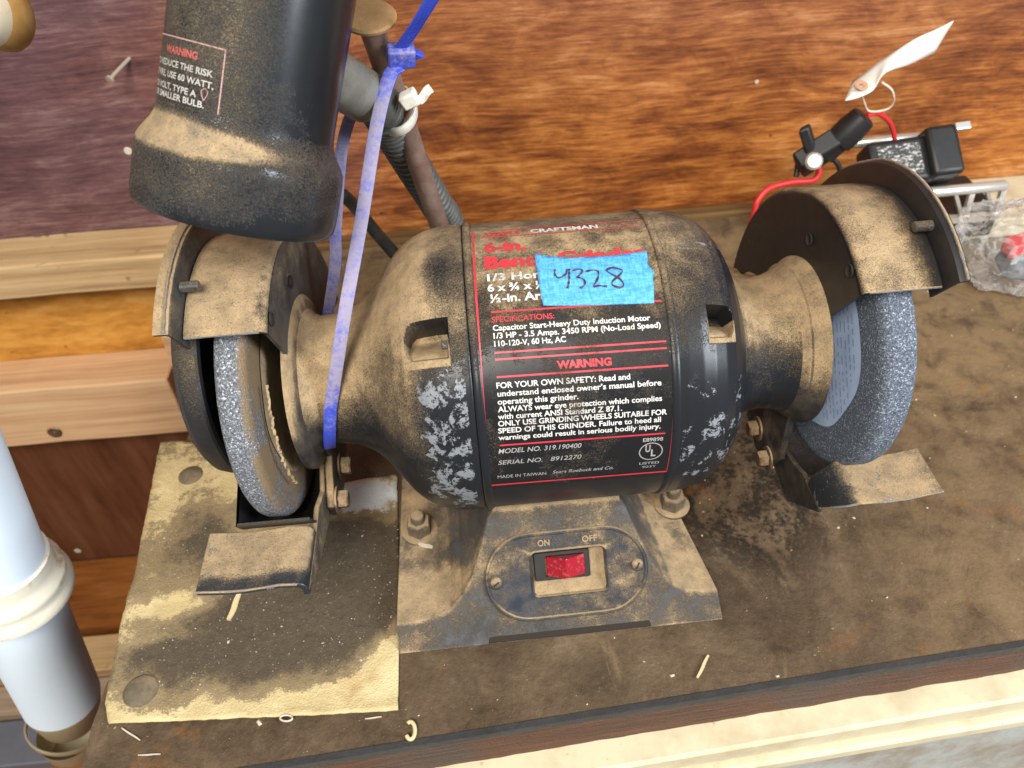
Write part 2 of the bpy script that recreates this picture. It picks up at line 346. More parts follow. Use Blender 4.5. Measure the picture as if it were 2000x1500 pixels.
n = NT('bench_top'); sp = n.noise(9, 7, .62, .5); g = n.noise(240, 5, .75); g3 = n.noise(1100, 2, .6, w=2); st = n.noise(35, 6, .7, 1.2, sc=(1, .5, 1), w=8); m2 = n.noise(42, 6, .65, .4, w=5)
d = n.attr('dark'); l = n.attr('tan')
col = n.ramp(n.math('ADD', n.math('MULTIPLY', sp, .5), n.math('ADD', n.math('MULTIPLY', m2, .3), n.math('MULTIPLY', g, .2))), (.36, (.033, .021, .012)), (.47, (.080, .053, .031)), (.56, (.120, .081, .048)), (.66, (.19, .138, .088)))
col = n.mix(n.math('MULTIPLY', l, n.step(m2, .3, .62)), col, (.190, .126, .064))
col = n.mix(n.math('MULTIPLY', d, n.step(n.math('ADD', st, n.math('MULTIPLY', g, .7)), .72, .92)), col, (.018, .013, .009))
col = n.mix(n.math('MULTIPLY', d, n.step(n.math('ADD', m2, n.math('MULTIPLY', g, .6)), .88, 1.1, 0, .5)), col, (.26, .225, .155))
col = n.mix(n.math('MULTIPLY', n.step(st, .58, .74), .40), col, (.25, .18, .095))
col = n.mix(n.math('MULTIPLY', n.step(n.noise(20, 5, .65, .5, w=31), .60, .72), .55), col, (.20, .080, .016))
col = n.mix(n.math('MULTIPLY', n.step(n.noise(6, 5, .65, .8, w=41), .52, .72), .32), col, (.036, .025, .013))
col = n.mix(n.step(g3, .73, .79), col, (.55, .46, .31))
M['bench'] = n.out(col, n.mixf(m2, .42, .75), None, n.bump(n.math('ADD', n.math('MULTIPLY', sp, 1.6), n.math('ADD', n.math('MULTIPLY', g, .6), n.math('MULTIPLY', st, 1.3))), .0017, .8), Specular_IOR_Level=.18)
n = NT('bench_edge_steel'); M['edge'] = n.out(n.mix(n.noise(60, 5), (.028, .028, .03), (.075, .072, .07)), .45, .4, n.bump(n.noise(300, 4), .0006, .6))
n = NT('bench_edge_wood'); a = n.noise(1, 5, .65, .4, sc=(25, 120, 420)); b = n.noise(500, 3, .7)
M['edgewood'] = n.out(n.mix(n.step(n.noise(9, 3), .4, .65), n.mix(a, (.035, .018, .010), (.17, .075, .04)), n.mix(a, (.03, .022, .018), (.12, .085, .065))), .8, None, n.bump(n.math('ADD', a, n.math('MULTIPLY', b, .5)), .0018, 1.0))
n = NT('cream_paint'); a = n.noise(30, 5, .65); b = n.noise(170, 4, .7)
M['cream'] = n.out(n.mix(n.step(b, .66, .74, 0, .8), n.mix(n.step(a, .4, .7), (.54, .47, .32), (.43, .355, .225)), (.30, .18, .08)), .5, None, n.bump(a, .0006, .5))
n = NT('grey_paint'); a = n.noise(18, 6, .7); b = n.noise(150, 4, .7)
M['greypaint'] = n.out(n.mix(n.step(b, .66, .74, 0, .6), n.mix(n.step(a, .4, .65), (.36, .36, .33), (.26, .21, .155)), (.12, .09, .06)), .6, None, n.bump(b, .0006, .5))

n = NT('sheet_paint'); st = n.attr('stain'); a = n.noise(30, 6, .68, .5); b = n.noise(240, 4, .7); g = n.noise(900, 2, .6); cl = n.attr('clean')
fi = n.noise(1300, 2, .65, w=7); c2 = n.noise(75, 5, .7, .4, w=12)
f = n.math('ADD', st, n.math('ADD', n.math('MULTIPLY', n.math('SUBTRACT', a, .5), 1.3), n.math('ADD', n.math('MULTIPLY', n.math('SUBTRACT', c2, .5), .9), n.math('MULTIPLY', n.math('SUBTRACT', n.mixf(.5, b, fi), .5), 1.1))))
pale = n.mix(n.step(a, .35, .7), (.46, .36, .18), (.60, .49, .27)); pale = n.mix(cl, pale, (.58, .63, .64))
ru = n.noise(19, 4, .6, .4, w=17); pale = n.mix(n.math('MULTIPLY', n.step(ru, .56, .70), .7), pale, (.33, .19, .07))
grime = n.mix(n.step(f, .55, 1.15), n.mix(c2, (.20, .145, .075), (.27, .205, .115)), n.mix(b, (.040, .030, .020), (.115, .088, .058)))
col = n.mix(n.step(f, .30, .50), pale, grime)
col = n.mix(n.math('MULTIPLY', n.step(g, .66, .76), n.step(st, .2, .6, .2, .8)), col, (.42, .35, .25))
M['sheet'] = n.out(col, n.mixf(n.step(f, .3, .6), .55, .85), None, n.bump(n.math('ADD', b, g), .0009, .7), Specular_IOR_Level=.2)
M['sheetbolt'] = dusty('greasy_bolt_head', (.10, .085, .06), .5, metal=.2, up=(1.5, 2), amount=.5, base2=(.16, .13, .09), fine=.4)

n = NT('pale_blue_pipe'); a = n.noise(14, 5, .6); b = n.noise(90, 4, .7)
M['pipe'] = n.out(n.mix(n.step(b, .70, .78, 0, .6), n.mix(a, (.64, .75, .86), (.73, .81, .89)), (.30, .28, .24)), .6, None, n.bump(a, .0008, .3), Specular_IOR_Level=.2)
n = NT('cream_collar'); a = n.noise(60, 5, .65)
M['pipecollar'] = n.out(n.mix(n.step(a, .55, .72), (.70, .66, .54), (.42, .28, .12)), .4)
n = NT('pipe_tan'); M['pipetan'] = n.out(n.mix(n.noise(40, 4), (.30, .23, .13), (.44, .36, .22)), .5)
n = NT('strap_metal'); M['strapmetal'] = n.out(n.mix(n.noise(70, 4), (.36, .30, .18), (.52, .46, .32)), .38, .5)
n = NT('knob_cream'); a = n.noise(45, 5, .65); M['knobcream'] = n.out(n.mix(n.step(a, .55, .75), (.68, .61, .46), (.34, .26, .16)), .55)
M['knobwood'], _ = wood('varnished_wood_rim', (.20, .09, .025), (.42, .24, .08), (.60, .42, .2), 60, 20, gloss=.3)
n = NT('tag_paper'); M['tag'] = n.out(n.mix(n.noise(40), (.56, .52, .46), (.64, .60, .55)), .8)
n = NT('tag_eyelet'); M['eyelet'] = n.out((.42, .22, .12), .8)
n = NT('string'); M['string'] = n.out((.62, .50, .40), .9)
n = NT('bright_metal'); M['bright'] = n.out(n.mix(n.noise(60, 4), (.62, .60, .54), (.78, .76, .70)), .28, .7)
n = NT('red_wire'); M['redwire'] = n.out((.50, .022, .025), .4)
n = NT('charger_label'); a = n.noise(230, 5, .8, sc=(1, 2.2, 2.2)); M['chlabel'] = n.out(n.mix(n.step(a, .52, .58), (.03, .03, .03), (.52, .50, .46)), .6)
n = NT('clear_bag'); tb = n.t.nodes.new("ShaderNodeBsdfTransparent"); mx = n.t.nodes.new("ShaderNodeMixShader")
n.out((.80, .78, .74), .12, 0, n.bump(n.noise(70, 4, .6, 1.0), .004, .8), Specular_IOR_Level=.8)
lw = n.t.nodes.new("ShaderNodeLayerWeight"); lw.inputs[0].default_value = .35
n.set(mx.inputs[0], n.step(n.math('ADD', lw.outputs["Facing"], n.math('MULTIPLY', n.noise(55, 4, .6, 1.0), .5)), .25, 1.0, .06, .55))
n.t.links.new(tb.outputs[0], mx.inputs[1]); n.t.links.new(n.b.outputs[0], mx.inputs[2])
n.t.links.new(mx.outputs[0], n.t.nodes["Material Output"].inputs[0]); M['bag'] = n.m
n = NT('dry_straw'); M['straw'] = n.out(n.mix(n.noise(300), (.46, .33, .16), (.66, .54, .32)), .8)
n = NT('pale_chip'); M['chip'] = n.out(n.mix(n.noise(300), (.36, .30, .22), (.60, .53, .42)), .8)
n = NT('debris_specks'); M['specks'] = n.out(n.mix(n.step(n.noise(37, 1), .45, .55), (.50, .42, .30), (.20, .12, .07)), .85)
n = NT('wall_nail'); M['nailm'] = n.out((.42, .36, .27), .45, .4)

# ------------------------------------------------------------------ text helper (built-in font), mapped on a surface by a function
def text_mesh(body, bold=0.0, shear=0.0):
    c = bpy.data.curves.new("tmp_text", 'FONT'); c.body = body; c.size = 1; c.offset = bold; c.shear = shear; c.resolution_u = 4
    o = bpy.data.objects.new("tmp_text", c); COL.objects.link(o); dg = bpy.context.evaluated_depsgraph_get()
    me = bpy.data.meshes.new_from_object(o.evaluated_get(dg))
    vs = [(v.co.x, v.co.y) for v in me.vertices]; fs = [tuple(p.vertices) for p in me.polygons]
    bpy.data.objects.remove(o); bpy.data.curves.remove(c); bpy.data.meshes.remove(me)
    return np.array(vs), fs
CAPH = 0.70

# ------------------------------------------------------------------ the setting: wall, bench
WALL_Y = 0.355
# plywood wall behind the bench, a grid so that its faded stain and painted-in cool light can vary
nx, nzc = 150, 60
P = [[(-1.15+2.5*i/nx, WALL_Y+.0012*fbm((-1.15+2.5*i/nx)*9, j*.12), -.15+1.1*j/nzc) for j in range(nzc+1)] for i in range(nx+1)]
mb = MB(); mb.grid(P)
def wall_tint(x, y, z): return min(1, max(0, smoothstep(-.08, -.34, x+.10*fbm(x*6, z*9, 3)+.25*(z-.12))*.9 + .15*smoothstep(.1, .9, fbm(x*5, z*14, 9)+.3)*smoothstep(.12, .3, z)))
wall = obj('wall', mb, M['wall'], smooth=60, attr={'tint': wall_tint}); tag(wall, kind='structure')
mb = MB().box((-1.15, WALL_Y+.004, -1.2), (1.35, WALL_Y+.03, .95))
tag(obj('wall_backing', mb, M['redply'], attr=None), kind='structure')

BE = lambda x: -.1366+.0645*x            # front edge of the bench runs a little askew to the grinder
bench = empty('workbench', (0, 0, 0))
tag(bench, 'stained brown workbench top with a rough dark front edge and cream painted apron', 'workbench')
mb = MB(); nx, ny = 150, 90; P = []
for i in range(nx+1):
    x = -.249+1.25*i/nx; row = []
    for j in range(ny+1):
        y = BE(x)+(.337-BE(x))*j/ny
        row.append((x-(.006*fbm(y*16, 2.2) if i == 0 else 0), y-(.0012*fbm(x*30, 5) if j == 0 else 0), -.0004-.0008*abs(fbm(x*22, y*22, 2))))
    P.append(row)
mb.grid(P)
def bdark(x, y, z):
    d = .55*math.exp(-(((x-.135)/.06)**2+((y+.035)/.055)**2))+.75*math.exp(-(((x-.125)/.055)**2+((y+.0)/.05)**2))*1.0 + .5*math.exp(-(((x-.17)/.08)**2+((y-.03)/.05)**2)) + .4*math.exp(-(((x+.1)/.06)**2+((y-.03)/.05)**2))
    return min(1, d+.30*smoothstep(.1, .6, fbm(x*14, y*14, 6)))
def btan(x, y, z): return min(1, max(0, .8*smoothstep(.0, .2, y)+.55*smoothstep(.16, .24, x)))
obj('bench_top', mb, M['bench'], bench, smooth=60, attr={'dark': bdark, 'tan': btan})
def edge_strip(y0, y1, z0, z1, x0=-.2485, x1=1.0, n=90, wob=.0):
    m = MB(); P = []
    for i in range(n+1):
        x = x0+(x1-x0)*i/n; w = wob*fbm(x*40, 7)
        a, b = BE(x)+y0+w, BE(x)+y1
        P.append([(x, a, z0+w*.5), (x, a, z1), (x, b, z1), (x, b, z0)])
    m.grid(P, closev=True); m.add(P[0], [(0, 1, 2, 3)]); m.add(P[-1], [(3, 2, 1, 0)]); return m
obj('core_board', edge_strip(.004, .47, -.0315, -.0045, wob=.0003), M['edgewood'], bench, smooth=0)
obj('edge_band', edge_strip(-.0016, .0018, -.0050, .0003, wob=.0004), M['edge'], bench, smooth=40)
obj('edge_board', edge_strip(-.0012, .0035, -.0318, -.0048, wob=.0006, n=400), M['edgewood'], bench, smooth=50)
ap = obj('apron_ledge', edge_strip(-.017, .004, -.048, -.0322, wob=.00012), M['cream'], bench, smooth=40, bevel=.002)
obj('apron_rail', edge_strip(-.022, .0, -.0585, -.0485, wob=.00012), M['cream'], bench, smooth=40, bevel=.002)
obj('apron_board', edge_strip(-.0195, .0, -.25, -.059, wob=.0005), M['greypaint'], bench, smooth=40)
strip = MB().box((-.26, .338, -.03), (1.0, .3535, .0055))
tag(obj('back_strip', strip, M['striping'], loc=(0, .345, 0), bevel=.002), 'brown wooden strip along the foot of the plywood wall behind the bench', 'wood strip')

# ------------------------------------------------------------------ framing left of the bench
def beam(name, lo, hi, mat, label, cat='beam', bev=.002, group=None):
    lo, hi = np.array(lo), np.array(hi); mid = ((lo+hi)/2)
    m = MB(); nxx = 24; P = []
    for i in range(nxx+1):
        x = lo[0]+(hi[0]-lo[0])*i/nxx; w = .0012*fbm(x*9, lo[1]*50, lo[2]*30)
        P.append([(x, lo[1]+w, lo[2]+w), (x, hi[1]+w, lo[2]), (x, hi[1], hi[2]+w), (x, lo[1]+w, hi[2]+w)])
    m.grid(P, closev=True); m.add(P[0], [(0, 1, 2, 3)]); m.add(P[-1], [(3, 2, 1, 0)])
    o = obj(name, m, mat, loc=(mid[0], mid[1], lo[2]), smooth=30, bevel=bev); return tag(o, label, cat, group)
beam('wooden_beam', (-1.0, .300, -.003), (-.262, .3537, .0315), M['lumber'], 'weathered tan beam directly under the purple toned plywood, left of the lamp')
beam('plywood_panel', (-1.0, .346, -.20), (-.262, .3535, -.0045), M['osb'], 'bright orange plywood strip between the two horizontal timbers at left', 'panel', .0008)
beam('pine_rail', (-1.0, .292, -.185), (-.352, .3455, -.108), M['lumber2'], 'pale pine rail with a knot and an end face, above the dark red panel', 'timber')
rl = bpy.data.objects['pine_rail']
kp = on(106, 845, 1, .2915); mb = MB().lathe([(0, .0075), (.0012, .0068), (.0012, .003), (-.001, .0)], kp+V3(0, .0006, 0), (0, -1, 0), 20)
obj('knot', mb, M['rustbolt'], rl, smooth=40)
mb = MB().prism([(-.3515, .300, -.20), (-.3385, .300, -.20), (-.3300, .300, -.06), (-.343, .300, -.06)], (0, .045, 0))
tag(obj('post_stub', mb, M['lumber2'], loc=(-.34, .32, -.2), bevel=.0015), 'short pale post standing against the cut end of the pine rail', 'post')
mb = MB().box((-1.05, .318, -.425), (-.255, .33, -.186))
tag(obj('lower_panel', mb, M['redply'], loc=(-.6, .324, -.425)), 'dark red brown plywood panel below the pine rail', 'panel')
mb = MB().box((-1.3, -.2, -.44), (-.20, .3175, -.427))
tag(obj('floor', mb, M['redfloor']), kind='structure')
fy = on(0, 1262, 2, -.40)[1]
beam('sill_board', (-1.3, fy-.045, -.4265), (-.25, fy, -.395), M['lumber'], 'knotty tan sill board lying on the floor at lower left', 'board')
beam('grey_board', (-1.3, fy-.082, -.4265), (-.25, fy-.047, -.405), M['greywood'], 'grey weathered board in front of the knotty sill board at lower left', 'board')
mb = MB().box((-1.3, fy-.135, -.4265), (-.2, fy-.085, -.412))
tag(obj('metal_bar', mb, M['bluegrey'], loc=(-.6, fy-.11, -.4265), bevel=.002), 'dark blue grey metal bar on the floor in front of the grey board', 'bar')
for px, py, r in ((20, 1372, .012), (68, 1365, .016)):
    p = on(px, py, 1, fy-.0458)
    mb = MB().lathe([(0, r), (.0008, r*.95), (.0008, r*.5), (0, 0)], p, (0, -1, 0), 20)
    for v in range(len(mb.v)): mb.v[v] = (mb.v[v][0], mb.v[v][1], min(mb.v[v][2], -.398))
    obj('knot', mb, M['rustbolt'], bpy.data.objects['sill_board'], smooth=40)
# bench leg side under the left edge (closes the bench)
mb = MB().box((-.243, -.10, -.42), (-.20, .33, -.032)); tag(obj('bench_side', mb, M['redply'], bench), None)

# ------------------------------------------------------------------ painted sheet under the left wheel
sheet_px = [(212,1413),(205,1375),(213,1330),(222,1290),(240,1200),(265,1130),(276,1070),(290,1010),(303,945),(310,900),(318,872),(350,868),(440,874),(470,915),(490,940),(560,955),(650,948),(700,938),(775,926),(779,1100),(779,1245),(777,1388),(640,1396),(480,1402),(340,1408)]
poly = [on(*p, 2, .0015)[:2] for p in sheet_px]
def inside(x, y):
    c = False; j = len(poly)-1
    for i in range(len(poly)):
        xi, yi = poly[i]; xj, yj = poly[j]
        if (yi > y) != (yj > y) and x < (xj-xi)*(y-yi)/(yj-yi)+xi: c = not c
        j = i
    return c
from mathutils.geometry import delaunay_2d_cdt
bpts = []
for i in range(len(poly)):
    a, b = np.array(poly[i]), np.array(poly[(i+1) % len(poly)]); k = max(1, int(np.linalg.norm(b-a)/.003))
    for q in range(k):
        p = a+(b-a)*q/k; bpts.append(p+V3(.0005*fbm(p[0]*120, p[1]*120), .0005*fbm(p[1]*120, p[0]*120, 4), 0)[:2])
ip = []
st = .0022
for i in range(int(.19/st)):
    for j in range(int(.23/st)):
        x, y = -.27+i*st, -.13+j*st
        if inside(x, y) and inside(x+.0015, y) and inside(x-.0015, y) and inside(x, y+.0015) and inside(x, y-.0015): ip.append((x, y))
allp = [Vector(p) for p in bpts]+[Vector(p) for p in ip]
vs, es, fs, *_ = delaunay_2d_cdt(allp, [], [list(range(len(bpts)))], 1, 1e-7)
yc0 = on(330, 1172, 2, .002)[1]
def sheet_h(x, y):
    h = .0016+.0014*smoothstep(yc0-.002, yc0+.004, y)*smoothstep(-.12, -.24, x)*1.6+.0005*fbm(x*40, y*40)
    h += .002*smoothstep(-.235, -.262, x)*smoothstep(-.04, .06, y)
    h += .0012*smoothstep(-.116, -.127, y)
    return max(h, .0009)
m = MB(); m.add([(v.x, v.y, sheet_h(v.x, v.y)) for v in vs], [tuple(f) for f in fs])
def blob(x, y, px, py, sx, sy):
    p = on(px, py, 2, .002); return math.exp(-(((x-p[0])/sx)**2+((y-p[1])/sy)**2))
def stain(x, y, z):
    s = 1.05*blob(x, y, 560, 1190, .062, .045)+1.25*blob(x, y, 700, 1110, .05, .055)+.55*blob(x, y, 420, 1240, .05, .018)+.7*blob(x, y, 400, 1060, .020, .028)
    s += .45*blob(x, y, 270, 1330, .022, .014)+.55*blob(x, y, 330, 1265, .04, .012)+.5*blob(x, y, 480, 1300, .03, .012)
    s -= .75*blob(x, y, 700, 1350, .036, .012)+.9*blob(x, y, 770, 1300, .016, .022)+.55*blob(x, y, 380, 1240, .05, .006)+.6*blob(x, y, 340, 1185, .03, .006)
    s -= .9*blob(x, y, 715, 970, .024, .013)+.35*blob(x, y, 330, 950, .014, .04)+.5*blob(x, y, 520, 1390, .09, .006)
    return .85*s+.30+.22*fbm(x*30, y*30, 8)+.16*smoothstep(-.20, -.24, x)*smoothstep(-.08, 0, y)
sheet = empty('painted_sheet', (-.17, -.02, 0))
tag(sheet, 'stained cream painted sheet with two bolt heads under the left grinding wheel', 'sheet')
obj('sheet_surface', m, M['sheet'], sheet, smooth=50, attr={'stain': stain, 'clean': lambda x, y, z: min(1, 1.3*blob(x, y, 715, 970, .032, .016))}).modifiers.new("solid", 'SOLIDIFY').thickness = .0009
for px, py, r in ((372, 928, .0085), (272, 1345, .0095)):
    p = on(px, py, 2, .004); z0 = sheet_h(p[0], p[1])
    obj('bolt_head', MB().lathe([(0, r), (.0006, r*.98), (.0018, r*.8), (.0025, r*.4), (.0027, 0)], (p[0], p[1], z0-.0002), (0, 0, 1), 28), M['sheetbolt'], sheet, smooth=60)

# ------------------------------------------------------------------ bench grinder
GX = 0.0125
G = empty('bench_grinder', (GX, 0, 0))
tag(G, 'dusty black bench grinder with two grinding wheels and a printed warning label', 'bench grinder')
AX = V3(GX, 0, HZ)
RB = .075
def cylp(x, th, r): return V3(x, -r*math.cos(rad(th)), HZ+r*math.sin(rad(th)))

def motor_dust(x, y, z):      # how thick the settled dust lies: heavy at the left bell, thin on the right
    return min(1.25, max(0, .66+.55*smoothstep(-.02, -.075, x)-.22*smoothstep(.04, .08, x)+.15*fbm(x*20, y*20, z*20)))
def more(x, y, z):
    th = math.degrees(math.atan2(z-HZ, -y)); th = th if th > -90 else th+360
    left = smoothstep(-.046, -.064, x)*smoothstep(-12, 40, th+12*fbm(x*30, z*30))*.62+smoothstep(-.080, -.100, x)*smoothstep(-45, 0, th)*.25
    right = smoothstep(.098, .103, x)*smoothstep(-15, 65, th+10*fbm(x*40, z*40))*.66
    patch = .6*math.exp(-(((x+.044)/.010)**2+((th-78)/11)**2))
    pk = 0
    if -.061 < x < -.0405 and 42 < th < 52: pk = .8
    if .075 < x < .0895 and 42 < th < 51: pk = .9
    return left+right-patch+pk
def chip_mask(x, y, z):
    th = math.degrees(math.atan2(z-HZ, -y)); a = 0
    if x < -.034: a = smoothstep(48, 34, th)*smoothstep(-45, -18, th)*smoothstep(-.066, -.052, x)+.45*smoothstep(55, 80, th)*smoothstep(-.06, -.045, x)*smoothstep(100, 80, th)
    if x > .062: a = .72*smoothstep(40, 22, th)*smoothstep(-32, -14, th)+.62*smoothstep(62, 82, th)*smoothstep(105, 90, th)
    return a*smoothstep(.0985, .0955, x)
# central shell with two rolled seams
prof = [(-.0305, .0747), (-.0305, RB), (-.028, RB), (-.026, RB)]+[(-.026+.083*i/10, RB) for i in range(1, 10)]+[(.0575, RB), (.0605, RB), (.0605, .0747)]
obj('motor_shell', MB().lathe([(x-GX, r) for x, r in prof], AX, (1, 0, 0), 180), M['motor'], G, smooth=30, attr={'dust': motor_dust, 'chip': lambda x, y, z: .0, 'more': more})
for x0 in (-.0305, .0605):
    s = 1 if x0 < 0 else -1
    obj('seam_ring', MB().lathe([(x0-GX-s*.0006, .0735), (x0-GX-s*.0006, .0754), (x0-GX+s*.0004, .0760), (x0-GX+s*.0026, .0760), (x0-GX+s*.0034, .0754), (x0-GX+s*.0034, .0748)], AX, (1, 0, 0), 180), M['motor'], G, smooth=40, attr={'dust': motor_dust, 'chip': lambda x, y, z: .12, 'more': more})
bell = [(-.0312, .0744), (-.0318, .0752), (-.036, .0753), (-.042, .0751), (-.047, .0744), (-.052, .0732), (-.057, .0711), (-.062, .0680), (-.067, .0634), (-.0715, .0578), (-.076, .0518), (-.080, .0468), (-.084, .0428), (-.089, .0391), (-.095, .0364), (-.101, .0350), (-.108, .0343), (-.114, .0342)]
def resample(pr, n):
    pr = np.array(pr); d = np.r_[0, np.cumsum(np.hypot(*(pr[1:]-pr[:-1]).T))]; t = np.linspace(0, d[-1], n)
    return np.c_[np.interp(t, d, pr[:, 0]), np.interp(t, d, pr[:, 1])]
bellr = [(-.0312, .0744), (-.0318, .0752), (-.040, .0752), (-.047, .0744), (-.053, .0729), (-.059, .0702), (-.0645, .0660), (-.069, .0603), (-.0722, .0545), (-.0748, .0480), (-.0765, .0430), (-.0790, .0402), (-.083, .0376), (-.089, .0358), (-.095, .0355), (-.101, .0364), (-.107, .0385)]
bp, bpr = resample(bell, 130), resample(bellr, 150)
NA = 500
def make_bell(mirror, x0, x1, tc, half):
    rows = []
    for (x, r) in (bpr if mirror else bp):
        xx = 2*GX-x if mirror else x; row = []
        for k in range(NA):
            th = -180+360*k/NA; rr = r
            dth = (th-tc)*rad(1)*RB
            u = (x-(x0+x1)/2)/((x1-x0)/2); w = dth/half
            # pocket with a rounded outer end
            edge = max(abs(w), abs(u) if u > 0 else (math.hypot(max(0, -u-.45)/.55, w*.9) if u < -.45 else abs(w)))
            if edge < 1.0:
                dp = .0045+.0135*smoothstep(-.9, .55, w); k2 = smoothstep(1.0, .88, edge); rr = r-dp*k2
            row.append(cylp(xx, th, rr))
        rows.append(row)
    return MB().grid(rows, closev=True)
obj('end_bell', make_bell(False, -.0605, -.0405, 51.5, .0092), M['motor'], G, smooth=38, attr={'dust': motor_dust, 'chip': chip_mask, 'more': more})
obj('end_bell', make_bell(True, -.0640, -.0505, 50.0, .0080), M['motor'], G, smooth=38, attr={'dust': motor_dust, 'chip': chip_mask, 'more': more})
# heads of the through bolts at the seam end of the left pocket
obj('pocket_bolt', MB().lathe([(0, .0036), (.003, .0036), (.0036, .003), (.0036, 0)], cylp(-.0405, 51.5, .0665), (-1, 0, 0), 6), M['steel'], G, smooth=20)
# flanges between the neck and the guards
for mir in (0, 1):
    f = lambda x: (2*GX-x if mir else x)-GX
    pr = [(f(-.110), .0343), (f(-.1125), .0352), (f(-.1145), .0362), (f(-.1158), .0378), (f(-.1166), .0385), (f(-.1172), .0425), (f(-.118), .0455), (f(-.1195), .0470), (f(-.122), .0470), (f(-.122), .012)]
    if mir: pr = [(f(-.1055), .0378), (f(-.108), .0392), (f(-.1095), .0405), (f(-.1102), .0406), (f(-.1108), .0418), (f(-.1140), .0428), (f(-.1160), .0446), (f(-.1172), .0452), (f(-.1187), .0450), (f(-.1187), .012)]
    obj('guard_flange', MB().lathe(pr, AX, (1, 0, 0), 120), M['cast'], G, smooth=35, attr={'dust': (lambda x, y, z: 1.25) if not mir else (lambda x, y, z: .35+.6*smoothstep(-.03, .03, z-HZ))})
    obj('shaft', MB().lathe([(f(-.122), .0065), (f(-.172), .0065), (f(-.172), 0)], AX, (1, 0, 0), 24), M['steel'], G)

# label shell, its print wraps round the motor
LX0, LX1, LT0, LT1 = -.0268, .0590, -10.5, 102
TILT = lambda x: -13.0*(x+.0204)          # the label sits about one degree askew
m = MB(); m.grid([[cylp(LX0-.0014+(LX1+.002-LX0)*i/12, LT0+(LT1-LT0)*j/90+TILT(LX0+(LX1-LX0)*i/12), RB+.00018) for j in range(91)] for i in range(13)])
lab = obj('warning_label', m, M['label'], G, smooth=60)
def lettering(name, mat, items, r=RB+.00034):
    mb = MB()
    for it in items:
        if it[0] == 'T':
            _, body, xa, xb, th, cap, bold, shear = it
            vs, fs = text_mesh(body, bold, shear)
            x0, x1 = vs[:, 0].min(), vs[:, 0].max(); sx = (xb-xa)/(x1-x0); out = []
            for tx, ty in vs:
                x = xa+(tx-x0)*sx; out.append(cylp(x, th+TILT(x)+ty/CAPH*cap, r))
            mb.add(out, fs)
        elif it[0] == 'L':                       # strip along the axis
            _, xa, xb, th, w = it; k = 10
            mb.grid([[cylp(xa+(xb-xa)*i/k, th+TILT(xa+(xb-xa)*i/k)+s*w/2, r) for s in (-1, 1)] for i in range(k+1)])
        elif it[0] == 'C':                       # strip round the drum
            _, xa, xb, t0, t1, w = it; k = 60
            mb.grid([[cylp(xa+(xb-xa)*i/k+s*w/2, t0+(t1-t0)*i/k+TILT(xa), r) for s in (-1, 1)] for i in range(k+1)])
        elif it[0] == 'O':
            _, xc, tc, rx, rt, w = it; k = 40
            mb.grid([[cylp(xc+rx*(1-s*w)*math.cos(2*math.pi*i/k), tc+TILT(xc)+rt*(1-s*w)*math.sin(2*math.pi*i/k), r) for s in (0, 1)] for i in range(k)], closeu=True)
    return obj(name, mb, mat, lab, smooth=0, weld=False)
X0 = -.0206
lettering('red_print', M['red_ink'], [
    ('C', -.0258, -.0282, 101, -7.9, .0010), ('C', .0588, .0572, 99.6, -7.3, .0010), ('L', -.0282, .0574, -7.9, .8), ('L', -.012, .0588, 101, .55),
    ('L', -.0222, .0545, 95.4, .55), ('T', 'SEARS', -.0212, -.0030, 96.4, 3.0, .03, .3),
    ('T', '6-in.', -.0212, -.0015, 85.8, 5.4, .045, 0), ('T', 'Bench Grinder', -.0216, .0531, 77.2, 5.6, .045, 0),
    ('L', X0, .0556, 59.3, .62), ('T', 'SPECIFICATIONS:', X0, .0072, 55.6, 1.95, .012, 0),
    ('L', X0, .0556, 45.2, .62), ('L', X0, .0556, 42.9, .62), ('T', 'WARNING', .0062, .0306, 38.5, 2.5, .05, 0),
    ('L', X0, .0556, 37.0, .62), ('L', -.0218, .0540, 12.1, .62)])
lettering('maker_print', M['white_ink'], [
    ('T', 'CRAFTSMAN', .0018, .0345, 96.6, 2.9, .04, 0)])
lettering('size_print', M['white_ink'], [
    ('T', '1/3 Horsepower', -.0210, .0300, 71.5, 3.0, .03, 0), ('T', '6 x \u00be x \u00bd-in.', -.0212, .0130, 67.2, 2.9, .03, 0),
    ('T', '\u00bd-in. Arbor', -.0206, .0120, 62.9, 3.0, .03, 0),
    ])
lettering('specification_print', M['white_ink'], [
    ('T', 'Capacitor Start-Heavy Duty Induction Motor', -.0204, .0496, 52.7, 1.9, .020, 0),
    ('T', '1/3 HP - 3.5 Amps. 3450 RPM (No-Load Speed)', -.0204, .0538, 50.0, 1.9, .020, 0),
    ('T', '110-120-V, 60 Hz, AC', -.0204, .0113, 47.3, 1.9, .020, 0),
    ])
lettering('safety_print', M['white_ink'], [
    ('T', 'FOR YOUR OWN SAFETY: Read and', -.0210, .0384, 33.2, 1.95, .020, 0),
    ('T', 'understand enclosed owner\u2019s manual before', -.0209, .0522, 30.4, 1.95, .020, 0),
    ('T', 'operating this grinder.', -.0211, .0149, 27.6, 1.95, .020, 0),
    ('T', 'ALWAYS wear eye protection which complies', -.0213, .0523, 24.9, 1.95, .020, 0),
    ('T', 'with current ANSI Standard Z 87.1.', -.0215, .0342, 22.3, 1.95, .020, 0),
    ('T', 'ONLY USE GRINDING WHEELS SUITABLE FOR', -.0217, .0545, 19.7, 1.95, .020, 0),
    ('T', 'SPEED OF THIS GRINDER. Failure to heed all', -.0219, .0518, 17.0, 1.95, .020, 0),
    ('T', 'warnings could result in serious bodily injury.', -.0221, .0517, 14.3, 1.95, .020, 0)])
